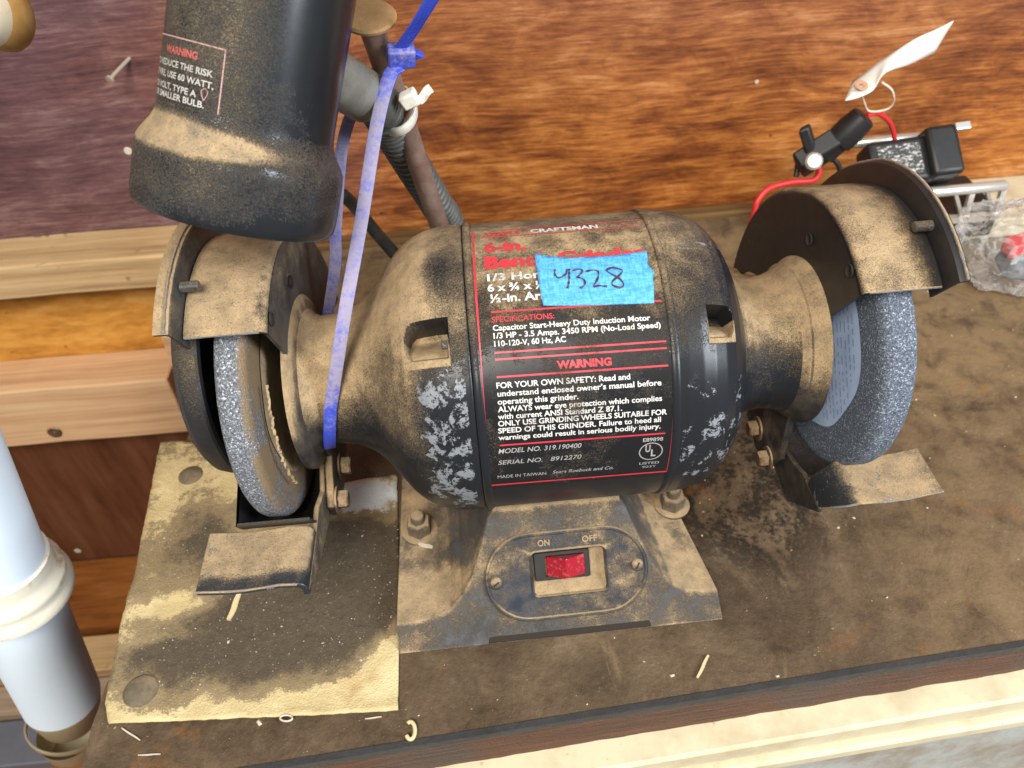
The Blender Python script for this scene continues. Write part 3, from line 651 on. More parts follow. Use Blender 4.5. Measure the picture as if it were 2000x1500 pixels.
lettering('grey_print', M['grey_ink'], [
    ('T', 'MODEL NO. 319.190400', -.0227, .0155, 8.6, 2.0, .008, .22), ('T', 'SERIAL NO.   8912270', -.0232, .0155, 3.4, 2.0, .008, .22),
    ('T', 'MADE IN TAIWAN', -.0240, -.0011, -3.9, 1.7, 0, 0), ('T', 'Sears Roebuck and Co.', .0019, .0308, -3.6, 1.75, .008, .25),
    ('T', 'E89898', .0439, .0532, 9.0, 1.6, .012, 0), ('O', .0479, 4.2, .0056, 4.2, .09), ('T', 'U', .0452, .0476, 4.2, 3.2, .03, 0), ('T', 'L', .0480, .0502, 1.9, 3.2, .03, 0),
    ('T', 'LISTED', .0430, .0524, -2.4, 1.3, .01, 0), ('T', '903T', .0445, .0512, -4.5, 1.2, 0, 0)])

# grinding wheels
def dust_of(v): return {'dust': (lambda x, y, z: v)}
def wheel(xa, xb, mat, dustf):
    a, b = min(xa, xb)-GX, max(xa, xb)-GX; R = .070
    pr = [(a, .012), (a, .045), (a, .064), (a+.0005, .0672), (a+.0022, .0692), (a+.0042, .0699)]+[(a+.0042+(b-a-.0084)*i/4, .070) for i in range(5)]+[(b-.0042, .0699), (b-.0022, .0692), (b-.0005, .0672), (b, .064), (b, .045), (b, .012)]
    return obj('grinding_wheel', MB().lathe(pr, AX, (1, 0, 0), 160), mat, G, smooth=50, attr={'dust': dustf})
wl = wheel(-.1465, -.1318, M['wheel'], lambda x, y, z: smoothstep(-.1368, -.1325, x)*1.2)
wr = wheel(.1555, .1730, M['wheel_b'], lambda x, y, z: .0)
# paper washer on each wheel, the right one carries small print
for wo, x, s in ((wl, -.1312, 1), (wr, .1550, -1)):
    k = 90; rr = [(.0475 if s > 0 else .0488)+.0012*math.sin(3*i*2*math.pi/k)+.0008*math.sin(7*i*2*math.pi/k) for i in range(k)]
    m = MB(); m.grid([[V3(x, -q*rr[i]*math.cos(2*math.pi*i/k), HZ+q*rr[i]*math.sin(2*math.pi*i/k)) for i in range(k)] for q in (.2, 1)], closev=True)
    pw = obj('paper_washer', m, M['wpaper'] if s < 0 else M['ledge_dust'], wo, smooth=0)
m = MB(); rp = random.Random(3)
for i in range(33):                       # rows of faded small print across the washer, too small to read
    yy = .020+i*.0016-.046*0
    for a0, a1, rr0 in ((-75, 75, .0),):
        v = -.054+i*.0042+rp.uniform(-.0003, .0003)
        run = -.052
        while run < .052:
            L = rp.uniform(.0012, .0058)
            ca, sa = math.cos(rad(52)), math.sin(rad(52))
            pa = (run*ca-v*sa, run*sa+v*ca); pb = ((run+L)*ca-v*sa, (run+L)*sa+v*ca)
            if math.hypot(*pa) < .0462 and math.hypot(*pb) < .0462 and -pa[0] < .1:
                w = .00045; nn = (-sa*w, ca*w)
                m.add([V3(.1548, pa[0]+nn[0], HZ+pa[1]+nn[1]), V3(.1548, pb[0]+nn[0], HZ+pb[1]+nn[1]), V3(.1548, pb[0]-nn[0], HZ+pb[1]-nn[1]), V3(.1548, pa[0]-nn[0], HZ+pa[1]-nn[1])], [(0, 1, 2, 3)])
            run += L+rp.uniform(.0008, .0040)
tp2 = []
for i in range(60):
    a = -30+i*1.2; tp2.append(V3(-.1268+.0008*fbm(i*.5, 2), -(.0545+.0022*fbm(i*.35, 7))*math.cos(rad(a)), HZ+(.0545+.0022*fbm(i*.35, 7))*math.sin(rad(a))))
obj('torn_edge', MB().strap(tp2, V3(1, .2, .1), [.0012+.0008*fbm(i*.6, 9) for i in range(60)], .0004), M['ledge_dust'], wl, smooth=30)
obj('faded_print', m, M['faintink'], bpy.data.objects['grinding_wheel.001'], smooth=0, weld=False)

# wheel guards
def rout(a, r0):
    return r0+(.024*((a-118)/62)**1.5 if a > 118 else 0)
def yz(x, a, r): return V3(x, -r*math.cos(rad(a)), HZ+r*math.sin(rad(a)))
def guard(s, mat, inner_mat, dv, A0, E0, lip0, lipw):
    gx = lambda o: GX+s*o
    A1, NN = 193.0, 90
    ang = [A0+(A1-A0)*i/NN for i in range(NN+1)]
    R0 = .0795
    g = empty('wheel_guard', (GX+s*.15-GX, 0, HZ)); g.parent = G
    # band over the wheel with a rounded inner shoulder
    pr = [(.1315, -.0032), (.1318, -.0018), (.1328, -.0006), (.1342, .0)]+[(.1342+(.1672-.1342)*i/6, 0) for i in range(1, 7)]
    P = [[yz(gx(o), a, rout(a, R0)+d) for o, d in pr] for a in ang]
    Q = [[yz(gx(o if k > 2 else o+.0012), a, rout(a, R0)+d-.0016) for k, (o, d) in enumerate(pr)] for a in ang]
    m = MB().grid(P).grid(Q)
    for i in range(NN):
        for k in (0, len(pr)-1): m.add([P[i][k], P[i+1][k], Q[i+1][k], Q[i][k]], [(0, 1, 2, 3)])
    for i in (0, NN):
        for k in range(len(pr)-1): m.add([P[i][k], P[i][k+1], Q[i][k+1], Q[i][k]], [(0, 1, 2, 3)])
    obj('guard_band', m, mat, G, smooth=40, attr={'dust': dv})
    # inner plate between hub and band
    def rin(a):
        r = .0440
        if a > 172: r = .044+(.052)*smoothstep(172, 196, a)
        return r
    ia = [A0+(A1-1-A0)*i/NN for i in range(NN+1)]
    m = MB()
    for o, fl in ((.1312, 0), (.1330, 1)):
        m.grid([[yz(gx(o), a, rin(a)+(rout(a, R0)-.0030-rin(a))*j/8) for j in range(9)] for a in ia])
    lo = [yz(gx(.1312), a, rin(a)) for a in ia]; hi = [yz(gx(.1330), a, rin(a)) for a in ia]; m.grid([lo, hi])
    lo = [yz(gx(.1312), A0, rin(A0)+(R0-.003-rin(A0))*j/8) for j in range(9)]; hi = [yz(gx(.1330), A0, rin(A0)+(R0-.003-rin(A0))*j/8) for j in range(9)]; m.grid([lo, hi])
    ip = obj('guard_plate', m, inner_mat, G, smooth=30, attr={'dust': dv})
    # two oval punched holes with a pressed rim, hole shade painted as dark discs
    for a, r in ((102, .057), (64, .074)):
        c = yz(gx(.1308), a, r)
        obj('punched_hole', MB().lathe([(0, .0034), (.0007, .0031), (.0002, .0027), (-.0006, .0020), (-.0010, 0)], c, (-s, 0, 0), 20), M['gapshade'], ip, smooth=40)
    # outer cover: upper flange with a lip that runs outward, full dish below
    E1 = 186.0; ea = [E0+(E1-E0)*i/NN for i in range(NN+1)]
    lip = lambda a: lip0+(.020*((a-122)/60)**1.5 if a > 122 else 0)
    pr = [(.1678, 'b'), (.1680, -.0022), (.1686, -.0006), (.1700, .0), (.1700+lipw, .0003), (.1700+lipw, -.0016), (.1700, -.0020), (.1694, -.003), (.1692, 'b')]
    m = MB(); m.grid([[yz(gx(o), a, (rout(a, R0)-.012 if d == 'b' else lip(a)+d)) for o, d in pr] for a in ea])
    for i in (0, NN):
        row = [yz(gx(o), ea[i], (rout(ea[i], R0)-.012 if d == 'b' else lip(ea[i])+d)) for o, d in pr]; m.add(row, [tuple(range(len(row)))])
    co = obj('outer_cover', m, mat, G, smooth=40, attr={'dust': dv})
    dish = [(.1655, .0515), (.1655, .0555), (.1665, .0565), (.1705, .0568), (.1750, .0555), (.1780, .0525), (.1795, .046), (.1800, 0)]
    dish2 = [(.1655, .0515), (.1720, .0545), (.1765, .050), (.1785, 0)]
    DC = (GX, .0 if s < 0 else .014, HZ+.017); m = MB().lathe([(s*o, r*(1 if s < 0 else .62)) for o, r in dish], DC, (1, 0, 0), 100).lathe([(s*o, r*(1 if s < 0 else .62)) for o, r in dish2], DC, (1, 0, 0), 100)
    obj('outer_dish', m, M['guard'], G, smooth=40, attr={'dust': lambda x, y, z: .42})
    # lower rear shell below the wheel
    la = np.linspace(196, 334 if s < 0 else 300, 60); RL = .0750 if s < 0 else .080
    m = MB().grid([[yz(gx(o), a, RL+d) for o, d in ((.1320, 0), (.1680, 0), (.1680, -.0014), (.1320, -.0014))] for a in la], closev=True)
    if s < 0: m.grid([[yz(gx(o), a, r) for o, r in ((.1672, .0480), (.1672, RL), (.1686, RL+.0002), (.1686, .0480))] for a in la], closev=True)
    for e in (0, -1): m.add([yz(gx(o), la[e], RL+d) for o, d in ((.1320, 0), (.1680, 0), (.1680, -.0014), (.1320, -.0014))], [(0, 1, 2, 3)])
    obj('lower_shell', m, M['guard'], G, smooth=40, attr={'dust': lambda x, y, z: .25})
    for a in (74,):                         # screw that holds the cover on the band
        c = yz(gx(.1600), a, rout(a, R0)+.0050)
        mm = MB()
        mm.tube([c+V3(s*(t*.0085), 0, 0) for t in np.linspace(0, 1, 26)], [.0021+.0004*(i % 2) for i in range(26)], 14)
        obj('cover_screw', mm, M['steel'], co, smooth=30)
    return co
def guard_dust_l(x, y, z):
    r = math.hypot(y, z-HZ); a = math.degrees(math.atan2(z-HZ, -y))
    d = 1.1+.2*fbm(x*60, y*60, z*60)-.75*smoothstep(.0755, .0795, r)*smoothstep(-.1255, -.1215, x)*(.6+.5*fbm(a*.3, x*100))-.5*math.exp(-((x+.1545)/.0022)**2)
    return max(.1, d-.45*smoothstep(.070, .060, r)*smoothstep(40, 60, a))
def guard_dust(x, y, z):
    r = math.hypot(y, z-HZ); a = math.degrees(math.atan2(z-HZ, -y))
    if r < .0765 or x > .1775: return .0
    return .72-.35*smoothstep(.168, .178, x)+.75*math.exp(-((x-.1600+(a-80)*.00012)/.0035)**2)*smoothstep(60, 66, a)*smoothstep(102, 94, a)*(.7+.6*fbm(x*300, a*.2))
guard(-1, M['guard_d'], M['guard_d'], guard_dust_l, 58.0, 56.5, .0918, .0048)
guard(1, M['guard'], M['guard'], guard_dust, 54.0, 53.0, .0905, .0030)
we = [yz(GX+.1716, a, .0905+(.020*((a-122)/60)**1.5 if a > 122 else 0)+.00035) for a in np.linspace(53.2, 140, 90)]
obj('worn_edge', MB().tube(we, [.0008+.0003*fbm(i*.3, 1) for i in range(90)], 8), M['worn'], bpy.data.objects['outer_cover.001'], smooth=60)
we = [yz(GX-.1702, a, .0918+.0003) for a in np.linspace(56.8, 118, 60)]
obj('worn_edge', MB().tube(we, [.0006+.0003*fbm(i*.3, 4) for i in range(60)], 8), M['worn'], bpy.data.objects['outer_cover'], smooth=60)
for sx, a0 in ((-1, 58.0), (1, 54.0)):
    gb = bpy.data.objects['guard_band' if sx < 0 else 'guard_band.001']
    obj('worn_edge', MB().tube([yz(GX+sx*o, a0, .0795-.0004) for o in np.linspace(.1345, .167, 14)], .0006, 6), M['worn'], gb, smooth=60)
for o in [o for o in bpy.data.objects if o.name.startswith('wheel_guard')]: bpy.data.objects.remove(o)

# tool rests and the ears they bolt to
def rest(s, zp, y0, y1, reach, arm, ear, bolts, twist=0, rb=.006):
    gx = lambda o: GX+s*o
    m = MB(); T = .0032
    # bent plate, swept front to back; section from the flange over the bend to the free edge
    sec = [(.1318, zp-rb-.004), (.1318, zp-rb)]+[(.1318+rb-rb*math.cos(rad(a)), zp-rb+rb*math.sin(rad(a))) for a in (15, 30, 45, 60, 75, 90)]+[(.1318+rb+(reach-rb)*t, zp) for t in (.15, .3, .5, .7, .85, 1.0)]
    inn = [(.1318+T, zp-rb-.004), (.1318+T, zp-rb)]+[(.1318+rb-(rb-T)*math.cos(rad(a)), zp-rb+(rb-T)*math.sin(rad(a))) for a in (15, 30, 45, 60, 75, 90)]+[(.1318+rb+(reach-rb)*t, zp-T) for t in (.15, .3, .5, .7, .85, 1.0)]
    loop = sec+inn[::-1]
    def pt(o, z, y):
        k = (o-.1318)/reach
        y = y-(.8*(z-zp)*(y0-y)/(y0-y1) if s > 0 and z < zp else 0)
        return V3(gx(o), y+twist*k*.004, z+.0012*math.sin(k*6+1)*(1 if k > .15 else 0)+ (y-y0)*.03)
    ys = np.linspace(y0, y1, 7)
    P = [[pt(o, z, y) for o, z in loop] for y in ys]; m.grid(P, closev=True); m.add(P[0], [tuple(range(len(loop)))]); m.add(P[-1], [tuple(range(len(loop)))[::-1]])
    r = obj('tool_rest', m, M['rest'], G, smooth=40, bevel=.0007, attr={'dust': lambda x, y, z: (1.0-.85*smoothstep(y1+.012, y1+.003, y+.003*fbm(x*160, 3)) if s < 0 else (.12+.85*smoothstep(.1520, .1600, x+.0025*fbm(y*120, 2))*(1-.35*smoothstep(.185, .20, x))))})
    obj('worn_edge', MB().tube([pt(o, z, y1)+V3(0, 0, -.0004) for o, z in sec[3 if s > 0 else 6:]], .0006, 6), M['worn'], r, smooth=60)
    m = MB().prism([V3(gx(.1317), y, z) for y, z in arm], (s*.0026, 0, 0)); obj('rest_arm', m, M['cast'], r, smooth=30, bevel=.0008, attr={'dust': lambda x, y, z: 1.6 if s < 0 else .35})  # left arm given extra dust to paint in the light on its face
    m = MB().prism([V3(gx(.1270), y, z) for y, z in ear], (s*.0044, 0, 0)); obj('mount_ear', m, M['cast'], G, smooth=30, bevel=.001, attr={'dust': lambda x, y, z: .8 if s < 0 else .4})
    for y, z in bolts:
        m = MB().lathe([(0, .0078), (.0010, .0078), (.0012, .0070), (.0012, .0054)], (gx(.1268), y, z), (-s, 0, 0), 28)
        m.lathe([(.0012, .0052), (.0058, .0052), (.0066, .0044), (.0066, 0)], (gx(.1268), y, z), (-s, 0, 0), 6)
        obj('rest_bolt', m, M['rustbolt'], r, smooth=25)
rest(-1, .0880, -.0645, -.0985, .0525, [(.004, .078), (-.004, .087), (-.020, .086), (-.034, .078), (-.050, .084), (-.0645, .0825), (-.0985, .0815), (-.0980, .0790), (-.084, .0715), (-.068, .0660), (-.050, .0620), (-.030, .057), (-.006, .060)],
     [(.022, .098), (.030, .080), (.016, .058), (-.012, .054), (-.036, .058), (-.040, .070), (-.018, .088), (-.022, .098)], [(-.010, .070), (-.033, .068)])
rest(1, .0850, -.0515, -.0810, .0575, [(.030, .048), (.026, .062), (.004, .062), (-.018, .060), (-.034, .064), (-.044, .0685), (-.0515, .0680), (-.0690, .0680), (-.0680, .0640), (-.052, .049), (-.037, .035), (-.006, .038)],
     [(.028, .098), (.036, .070), (.030, .042), (.008, .034), (-.012, .036), (-.024, .058), (-.022, .090)], [(.009, .050), (-.0125, .046)], 1, .0165)

# ------------------------------------------------------------------ cast base
def zside(bx):
    a = abs(bx)
    tab = [(0, .0585), (.036, .0585), (.0395, .054), (.0425, .047), (.046, .0385), (.0505, .0295), (.056, .0222), (.062, .0175), (.069, .0148), (.078, .0137), (.095, .0132)]
    for (a0, z0), (a1, z1) in zip(tab, tab[1:]):
        if a <= a1: return z0+(z1-z0)*(a-a0)/(a1-a0)
    return .0132
BCX = .0100
def base_z(x, y):
    bx = x-BCX
    if bx < 0: bx *= .93
    zf = (y+.0905)*1.2+.0006; zb = (.085-y)*1.2
    zs = zside(bx*1.0+.0)
    def smin(p, q, k=.0022):
        h = max(k-abs(p-q), 0)/k; return min(p, q)-h*h*k*.25
    return max(.0008, smin(smin(zf, zs), zb))
m = MB(); NXB, NYB = 260, 130; xs = np.linspace(-.0875, .0962, NXB+1); P = []
ysb = np.concatenate([np.linspace(-.0905, -.036, 150), np.linspace(-.033, .085, 35)])
for x in xs:
    # front edge follows the slightly askew lower edge in the casting
    tp_ = lambda x, y: x-max(0, x-BCX)*.16/.086*max(0, min(y+.0905, .085))
    P.append([V3(tp_(x, y), y+.0012*(x-BCX)/.09, base_z(x, y)) for y in ysb])
m.grid(P)
def in_cut(i, j):
    p = (P[i][j]+P[i+1][j+1])/2; v = math.hypot(p[1]+.0905, p[2]-.0006)
    return p[1] < -.04 and abs(p[0]-.0097-.0016) < .0206 and abs(v-.0370) < .0122
m.f = [f for k, f in enumerate(m.f) if not in_cut(k//(len(ysb)-1), k % (len(ysb)-1))]
for k in (0, -1): m.grid([[p for p in P[k]], [V3(p[0], p[1], .0005) for p in P[k]]])
for k in (0, -1): m.grid([[r[k] for r in P], [V3(r[k][0], r[k][1], .0005) for r in P]])
def base_dust_shade(x, y, z):
    front = (y+.0905)*1.2+.0006-z
    return .78-.22*(1 if front > .004 else 0)+.40*smoothstep(-.035, -.072, y)*(1 if front > .003 else 0)+.25*fbm(x*40, y*40)  # feet: dust thins toward the back, also painting in the motor's shade
B = obj('cast_base', m, M['base'], G, smooth=32, attr={'dust': base_dust_shade})
# dark bar standing in for the shaded notch between the feet
m = MB().prism([(-.0375, -.0911, .0006), (.0555, -.0899, .0006), (.0545, -.0897, .0016), (-.0365, -.0909, .0016)], (0, .0025, .0022)); obj('foot_gap_shade', m, M['gapshade'], B, smooth=0)
# switch plate on the sloping front face: local frame (u across, v up the slope, n out)
FN = V3(0, -1.2, 1)/math.hypot(1.2, 1); FV = V3(0, 1, 1.2)/math.hypot(1.2, 1); FU = V3(1, .0133, 0); FU /= np.linalg.norm(FU)
F0 = V3(.0097, -.0905, .0006)
def fp(u, v, h): return F0+FU*(u-.0)+FV*v+FN*h
def stadium(hw, hh, n=14):
    c = hw-hh; out = []
    for i in range(n+1): a = -math.pi/2+math.pi*i/n; out.append((c+hh*math.cos(a), hh*math.sin(a)))
    for i in range(n+1): a = math.pi/2+math.pi*i/n; out.append((-c+hh*math.cos(a), hh*math.sin(a)))
    return out
def rrect(hw, hh, r, n=5):
    out = []
    for cx, cy, a0 in ((hw-r, -hh+r, -90), (hw-r, hh-r, 0), (-hw+r, hh-r, 90), (-hw+r, -hh+r, 180)):
        for i in range(n+1): a = rad(a0+90*i/n); out.append((cx+r*math.cos(a), cy+r*math.sin(a)))
    return out
def loft(loops, cap0=False, cap1=False):       # loops: [(outline, height)] all outlines with the same count
    m = MB(); P = [[fp(u, v, h) for u, v in o] for o, h in loops]; m.grid(P, closev=True)
    n = len(P[0])
    if cap0: m.add(P[0], [tuple(range(n))])
    if cap1: m.add(P[-1], [tuple(range(n))])
    return m
def resam(o, n):
    o = np.array(o+[o[0]]); d = np.r_[0, np.cumsum(np.hypot(*(o[1:]-o[:-1]).T))]; t = np.linspace(0, d[-1], n, endpoint=False)
    return [(a, b) for a, b in zip(np.interp(t, d, o[:, 0]), np.interp(t, d, o[:, 1]))]
PC = .0358                                       # centre of the plate up the slope
off = lambda o, dv, du=0: [(u+du, v+dv) for u, v in o]
def startfix(o): k = max(range(len(o)), key=lambda i: math.atan2(o[i][1], o[i][0]) > 0 and -abs(math.atan2(o[i][1], o[i][0])) or -9); return o[k:]+o[:k]
def polar(o, n=96):
    """outline resampled at n equal polar angles, so plate and cut-out can be joined"""
    o = np.array(o); out = []
    for k in range(n):
        a = 2*math.pi*k/n; d = np.array((math.cos(a), math.sin(a))); best = None
        for i in range(len(o)):
            p, q = o[i], o[(i+1) % len(o)]; e = q-p; den = d[0]*(-e[1])+d[1]*e[0]
            if abs(den) < 1e-15: continue
            t = (p[0]*(-e[1])+p[1]*e[0])/den; s = (d[0]*p[1]-d[1]*p[0])/den
            if t > 0 and -1e-9 <= s <= 1+1e-9 and (best is None or t > best): best = t
        out.append(tuple(d*best))
    return out
so, s1, s2, s3 = [off(polar(stadium(a, b)), PC) for a, b in ((.0462, .0250), (.0456, .0244), (.0446, .0234), (.0440, .0228))]
du, dvv = -.0000, .0370
cut = off(polar(rrect(.0222, .0136, .0035)), dvv, .0016); cut2 = off(polar(rrect(.0212, .0128, .003)), dvv, .0016); cut3 = off(polar(rrect(.0206, .0122, .0028)), dvv, .0016)
pl = obj('switch_plate', loft([(so, -.001), (so, .0012), (s1, .0020), (s2, .0020), (s3, .0013), (cut, .0013), (cut2, .0022), (cut3, .0012), (cut3, -.0075)], cap1=True), M['plate'], B, smooth=40)
obj('dust_ledge', MB().add([fp(-.0188, dvv-.0120, .0004), fp(.0221, dvv-.0120, .0004), fp(.0221, dvv-.0050, -.0040), fp(-.0188, dvv-.0050, -.0040), fp(.0221, dvv+.012, -.0050), fp(-.0188, dvv+.012, -.0050)], [(0, 1, 2, 3), (3, 2, 4, 5)]), M['ledge_dust'], pl, smooth=0)
sw = obj('switch_body', loft([(off(polar(rrect(.0158, .0082, .001)), dvv+.0036, -.0022), -.0070), (off(polar(rrect(.0158, .0082, .001)), dvv+.0036, -.0022), -.0010), (off(polar(rrect(.0152, .0076, .001)), dvv+.0036, -.0022), -.0002), (off(polar(rrect(.0112, .0060, .0008)), dvv+.0036, -.0006), -.0002), (off(polar(rrect(.0112, .0060, .0008)), dvv+.0036, -.0006), -.003)]), M['blackplastic'], pl, smooth=35)
def wedge():
    m = MB(); c = dvv+.0036; hh = .0056
    prof2 = [(-.0110, -.003), (-.0110, .0006), (-.0002, .0085), (.0106, .0012), (.0106, -.003)]
    m.prism([fp(u, c-hh, h) for u, h in prof2], FV*hh*2); return m
rk = obj('rocker', wedge(), M['rocker'], pl, smooth=0, bevel=.0006)
for u, v in ((-.0398, .0345), (.0400, .0368)):
    m = MB().lathe([(0, .0036), (.0012, .0035), (.0020, .0026), (.0023, .0)], fp(u, v, .0013), FN, 20); o = obj('plate_screw', m, M['steel'], pl, smooth=50)
    a = .6 if u < 0 else 1.1
    for q in (0, math.pi/2):
        dd = FU*math.cos(a+q)+FV*math.sin(a+q); ee = np.cross(FN, dd)
        obj('screw_slot', MB().obox(fp(u, v, .0034), dd*.0019, ee*.0004, FN*.0004), M['gapshade'], pl, smooth=0) if q == 0 else None  # dark bar painted in place of the shade inside the slot
# raised ON / OFF
m = MB()
for body, u0, u1 in (('ON', -.0150, -.0082), ('OFF', .0100, .0185)):
    vs, fs = text_mesh(body, .02); x0, x1 = vs[:, 0].min(), vs[:, 0].max()
    base = [fp(u0+(x-x0)/(x1-x0)*(u1-u0), .0530+y/CAPH*.0034, .0016) for x, y in vs]
    top = [p+FN*.0003 for p in base]
    m.add(top, fs)
obj('raised_lettering', m, M['ledge_dust'], pl, smooth=0, weld=False)
# base bolts: stud with nut and washer on each low corner
for px, py in ((820, 1034), (1312, 985)):
    p = on(px, py, 2, .0150); z0 = base_z(p[0], p[1])
    m = MB().lathe([(0, .0110), (.0015, .0110), (.0018, .0104), (.0018, .006)], (p[0], p[1], z0-.0006), (0, 0, 1), 36); wsh = obj('washer', m, M['steel'], B, smooth=30)
    m = MB().lathe([(.0012, .0078), (.0095, .0078), (.0102, .0070), (.0102, .0042)], (p[0], p[1], z0), (0, 0, 1), 6); obj('hex_nut', m, M['base'], B, smooth=20, attr={'dust': lambda x, y, z: .8})
    m = MB().lathe([(.0090, .0042), (.0150, .0042), (.0156, .0036), (.0156, 0)], (p[0], p[1], z0), (0, 0, 1), 20); obj('stud', m, M['base'], B, smooth=30, attr={'dust': lambda x, y, z: .8})
# saddle joining motor and base
m = MB().box((-.020, -.030, .0560), (.046, .030, .0600)); obj('motor_saddle', m, M['base'], B, smooth=0, attr={'dust': lambda x, y, z: .3})

# ------------------------------------------------------------------ blue tape with the number
tpx = [(1043.8, 495.4), (1075, 502), (1110, 503.5), (1160, 502), (1205, 499), (1240, 494), (1262.3, 490.5), (1265, 505), (1264, 517), (1271, 525), (1277.5, 531), (1275, 545), (1277, 565), (1277.2, 592.5), (1225, 594.5), (1170, 596), (1110, 597.5), (1061, 597.1), (1058, 580), (1053, 560), (1051, 540), (1047, 518)]
out = [oncyl(*p, RB+.0006) for p in tpx]
def th_in(x, t):
    c = False; j = len(out)-1
    for i in range(len(out)):
        xi, yi = out[i]; xj, yj = out[j]
        if (yi > t) != (yj > t) and x < (xj-xi)*(t-yi)/(yj-yi)+xi: c = not c
        j = i
    return c
bp2 = []
for i in range(len(out)):
    a, b = np.array(out[i]), np.array(out[(i+1) % len(out)]); k = max(2, int(np.hypot((b-a)[0], (b-a)[1]*.0013)/.0008))
    for q in range(k):
        p = a+(b-a)*q/k; bp2.append((p[0]*1000+.10*fbm(p[0]*2000, p[1]*2), p[1]*1.309+.10*fbm(p[1]*3, p[0]*1500)))
ipt = [(x, t) for x in np.arange(1, 57, 1.3) for t in np.arange(72, 112, 1.3) if th_in(x/1000, t/1.309) and th_in((x+.8)/1000, t/1.309) and th_in((x-.8)/1000, t/1.309) and th_in(x/1000, (t+.8)/1.309) and th_in(x/1000, (t-.8)/1.309)]
vs, es, fs, *_ = delaunay_2d_cdt([Vector(p) for p in bp2]+[Vector(p) for p in ipt], [], [list(range(len(bp2)))], 1, 1e-6)
m = MB(); m.add([cylp(v.x/1000, v.y/1.309, RB+.0007+.00012*fbm(v.x*.25, v.y*.25)) for v in vs], [tuple(f) for f in fs])
tp = obj('blue_tape', m, M['tape'], loc=cylp(.028, 70, RB+.0006), smooth=60, weld=False)
md = tp.modifiers.new("solid", 'SOLIDIFY'); md.thickness = .00022; md.offset = 1
tag(tp, 'torn piece of blue tape with a handwritten number stuck on the black motor label', 'tape')
s6 = .23
strokes = [[(798, 462), (796, 485), (805, 515), (832, 534), (866, 520), (893, 498), (903, 462)], [(921, 458), (919, 500), (918, 560), (906, 624)],
           [(948, 474), (985, 462), (1022, 462), (1030, 482), (1008, 510), (990, 528), (1022, 536), (1050, 556), (1052, 590), (1035, 610), (1010, 622)],
           [(1060, 482), (1100, 470), (1146, 470), (1168, 486), (1168, 520), (1150, 565), (1126, 606), (1170, 600), (1205, 604), (1242, 606)],
           [(1283, 446), (1258, 455), (1238, 470), (1262, 492), (1305, 515), (1352, 545), (1380, 578), (1378, 606), (1345, 616), (1305, 604), (1284, 588), (1290, 562), (1322, 532), (1358, 500), (1372, 470), (1330, 455), (1283, 446)]]
m = MB()
for st in strokes:
    pts = spline([(900+a*s6, 420+b*s6, 0) for a, b in st], 40); w = .00052
    Q = [np.array(oncyl(p[0], p[1], RB+.001)) for p in pts]; P = []
    for i in range(len(Q)):
        a, b = Q[max(i-1, 0)], Q[min(i+1, len(Q)-1)]; d = np.array(((b-a)[0], (b-a)[1]*.001309)); d /= np.linalg.norm(d)+1e-12
        nn = np.array((-d[1], d[0]/.001309)); ww = w*(.85+.3*math.sin(i*.7))
        P.append([cylp(Q[i][0]+nn[0]*ww*q, Q[i][1]+nn[1]*ww*q, RB+.00115) for q in (-1, 1)])
    m.grid(P)
obj('handwritten_number', m, M['marker'], tp, smooth=0, weld=False)

# ------------------------------------------------------------------ lamp
LB = V3(-.1236, -.019, .2395)                       # centre of the mouth
def lamp_axis():
    best = None
    for lx in np.linspace(-.15, .35, 51):
        a = V3(lx, math.sin(rad(23)), math.cos(rad(23))); a /= np.linalg.norm(a); q = LB+a*.08
        def pr(P): d = P-CAM_POS; z = d @ CF; return np.array((1000+FPX*(d @ CR)/z, 750-FPX*(d @ CU)/z))
        v = pr(q)-pr(LB); e = abs(v[0]/v[1]+55/420)
        if best is None or e < best[0]: best = (e, a)
    return best[1]
LA = lamp_axis()
lamp = empty('work_lamp', tuple(LB)); tag(lamp, 'black work lamp shade with dusty shoulder hanging over the left wheel guard', 'lamp')
prof = [(.0012, .0372), (.0, .0385), (.0004, .0396), (.002, .0403), (.006, .0406), (.014, .0406), (.022, .0405), (.0255, .0400), (.028, .0388), (.031, .0368), (.0335, .0352), (.036, .0343), (.040, .0339), (.06, .0337), (.085, .0336), (.115, .0335), (.14, .0330), (.155, .030), (.162, .023), (.164, 0)]
inner = [(.0012, .0372), (.022, .0385), (.034, .032), (.14, .031), (.150, .0)]
def lamp_dust(x, y, z):
    p = V3(x, y, z)-LB; t = p @ LA; side = (p-LA*t) @ V3(1, 0, 0)/.04
    return max(0, 1.0-.78*smoothstep(.0, .6, side)*(1 if t > .037 else .45)+.2*fbm(x*40, y*40, z*40)-.45*smoothstep(.014, .0, t)-.25*smoothstep(.024, .018, t)*smoothstep(-.2, .5, side)+.35*math.exp(-((t-.031)/.005)**2))
obj('lamp_shade', MB().lathe(resample(prof, 90), LB, LA, 120).lathe(inner, LB, LA, 80), M['lamp'], lamp, smooth=40, attr={'dust': lamp_dust})
def oncone(px, py, R=.0338):
    d = ray(px, py); o = CAM_POS-LB; dp = d-LA*(d @ LA); op = o-LA*(o @ LA)
    a = dp @ dp; b = 2*dp @ op; c = op @ op-R*R; t = (-b-math.sqrt(max(0, b*b-4*a*c)))/(2*a); P = o+t*d; h = P @ LA
    e2 = np.cross(LA, V3(1, 0, 0)); e2 /= np.linalg.norm(e2); e1 = np.cross(e2, LA)
    return math.atan2(P @ e2, P @ e1), h
def lampp(ang, h, r):
    e2 = np.cross(LA, V3(1, 0, 0)); e2 /= np.linalg.norm(e2); e1 = np.cross(e2, LA)
    return LB+LA*h+r*(math.cos(ang)*e1+math.sin(ang)*e2)
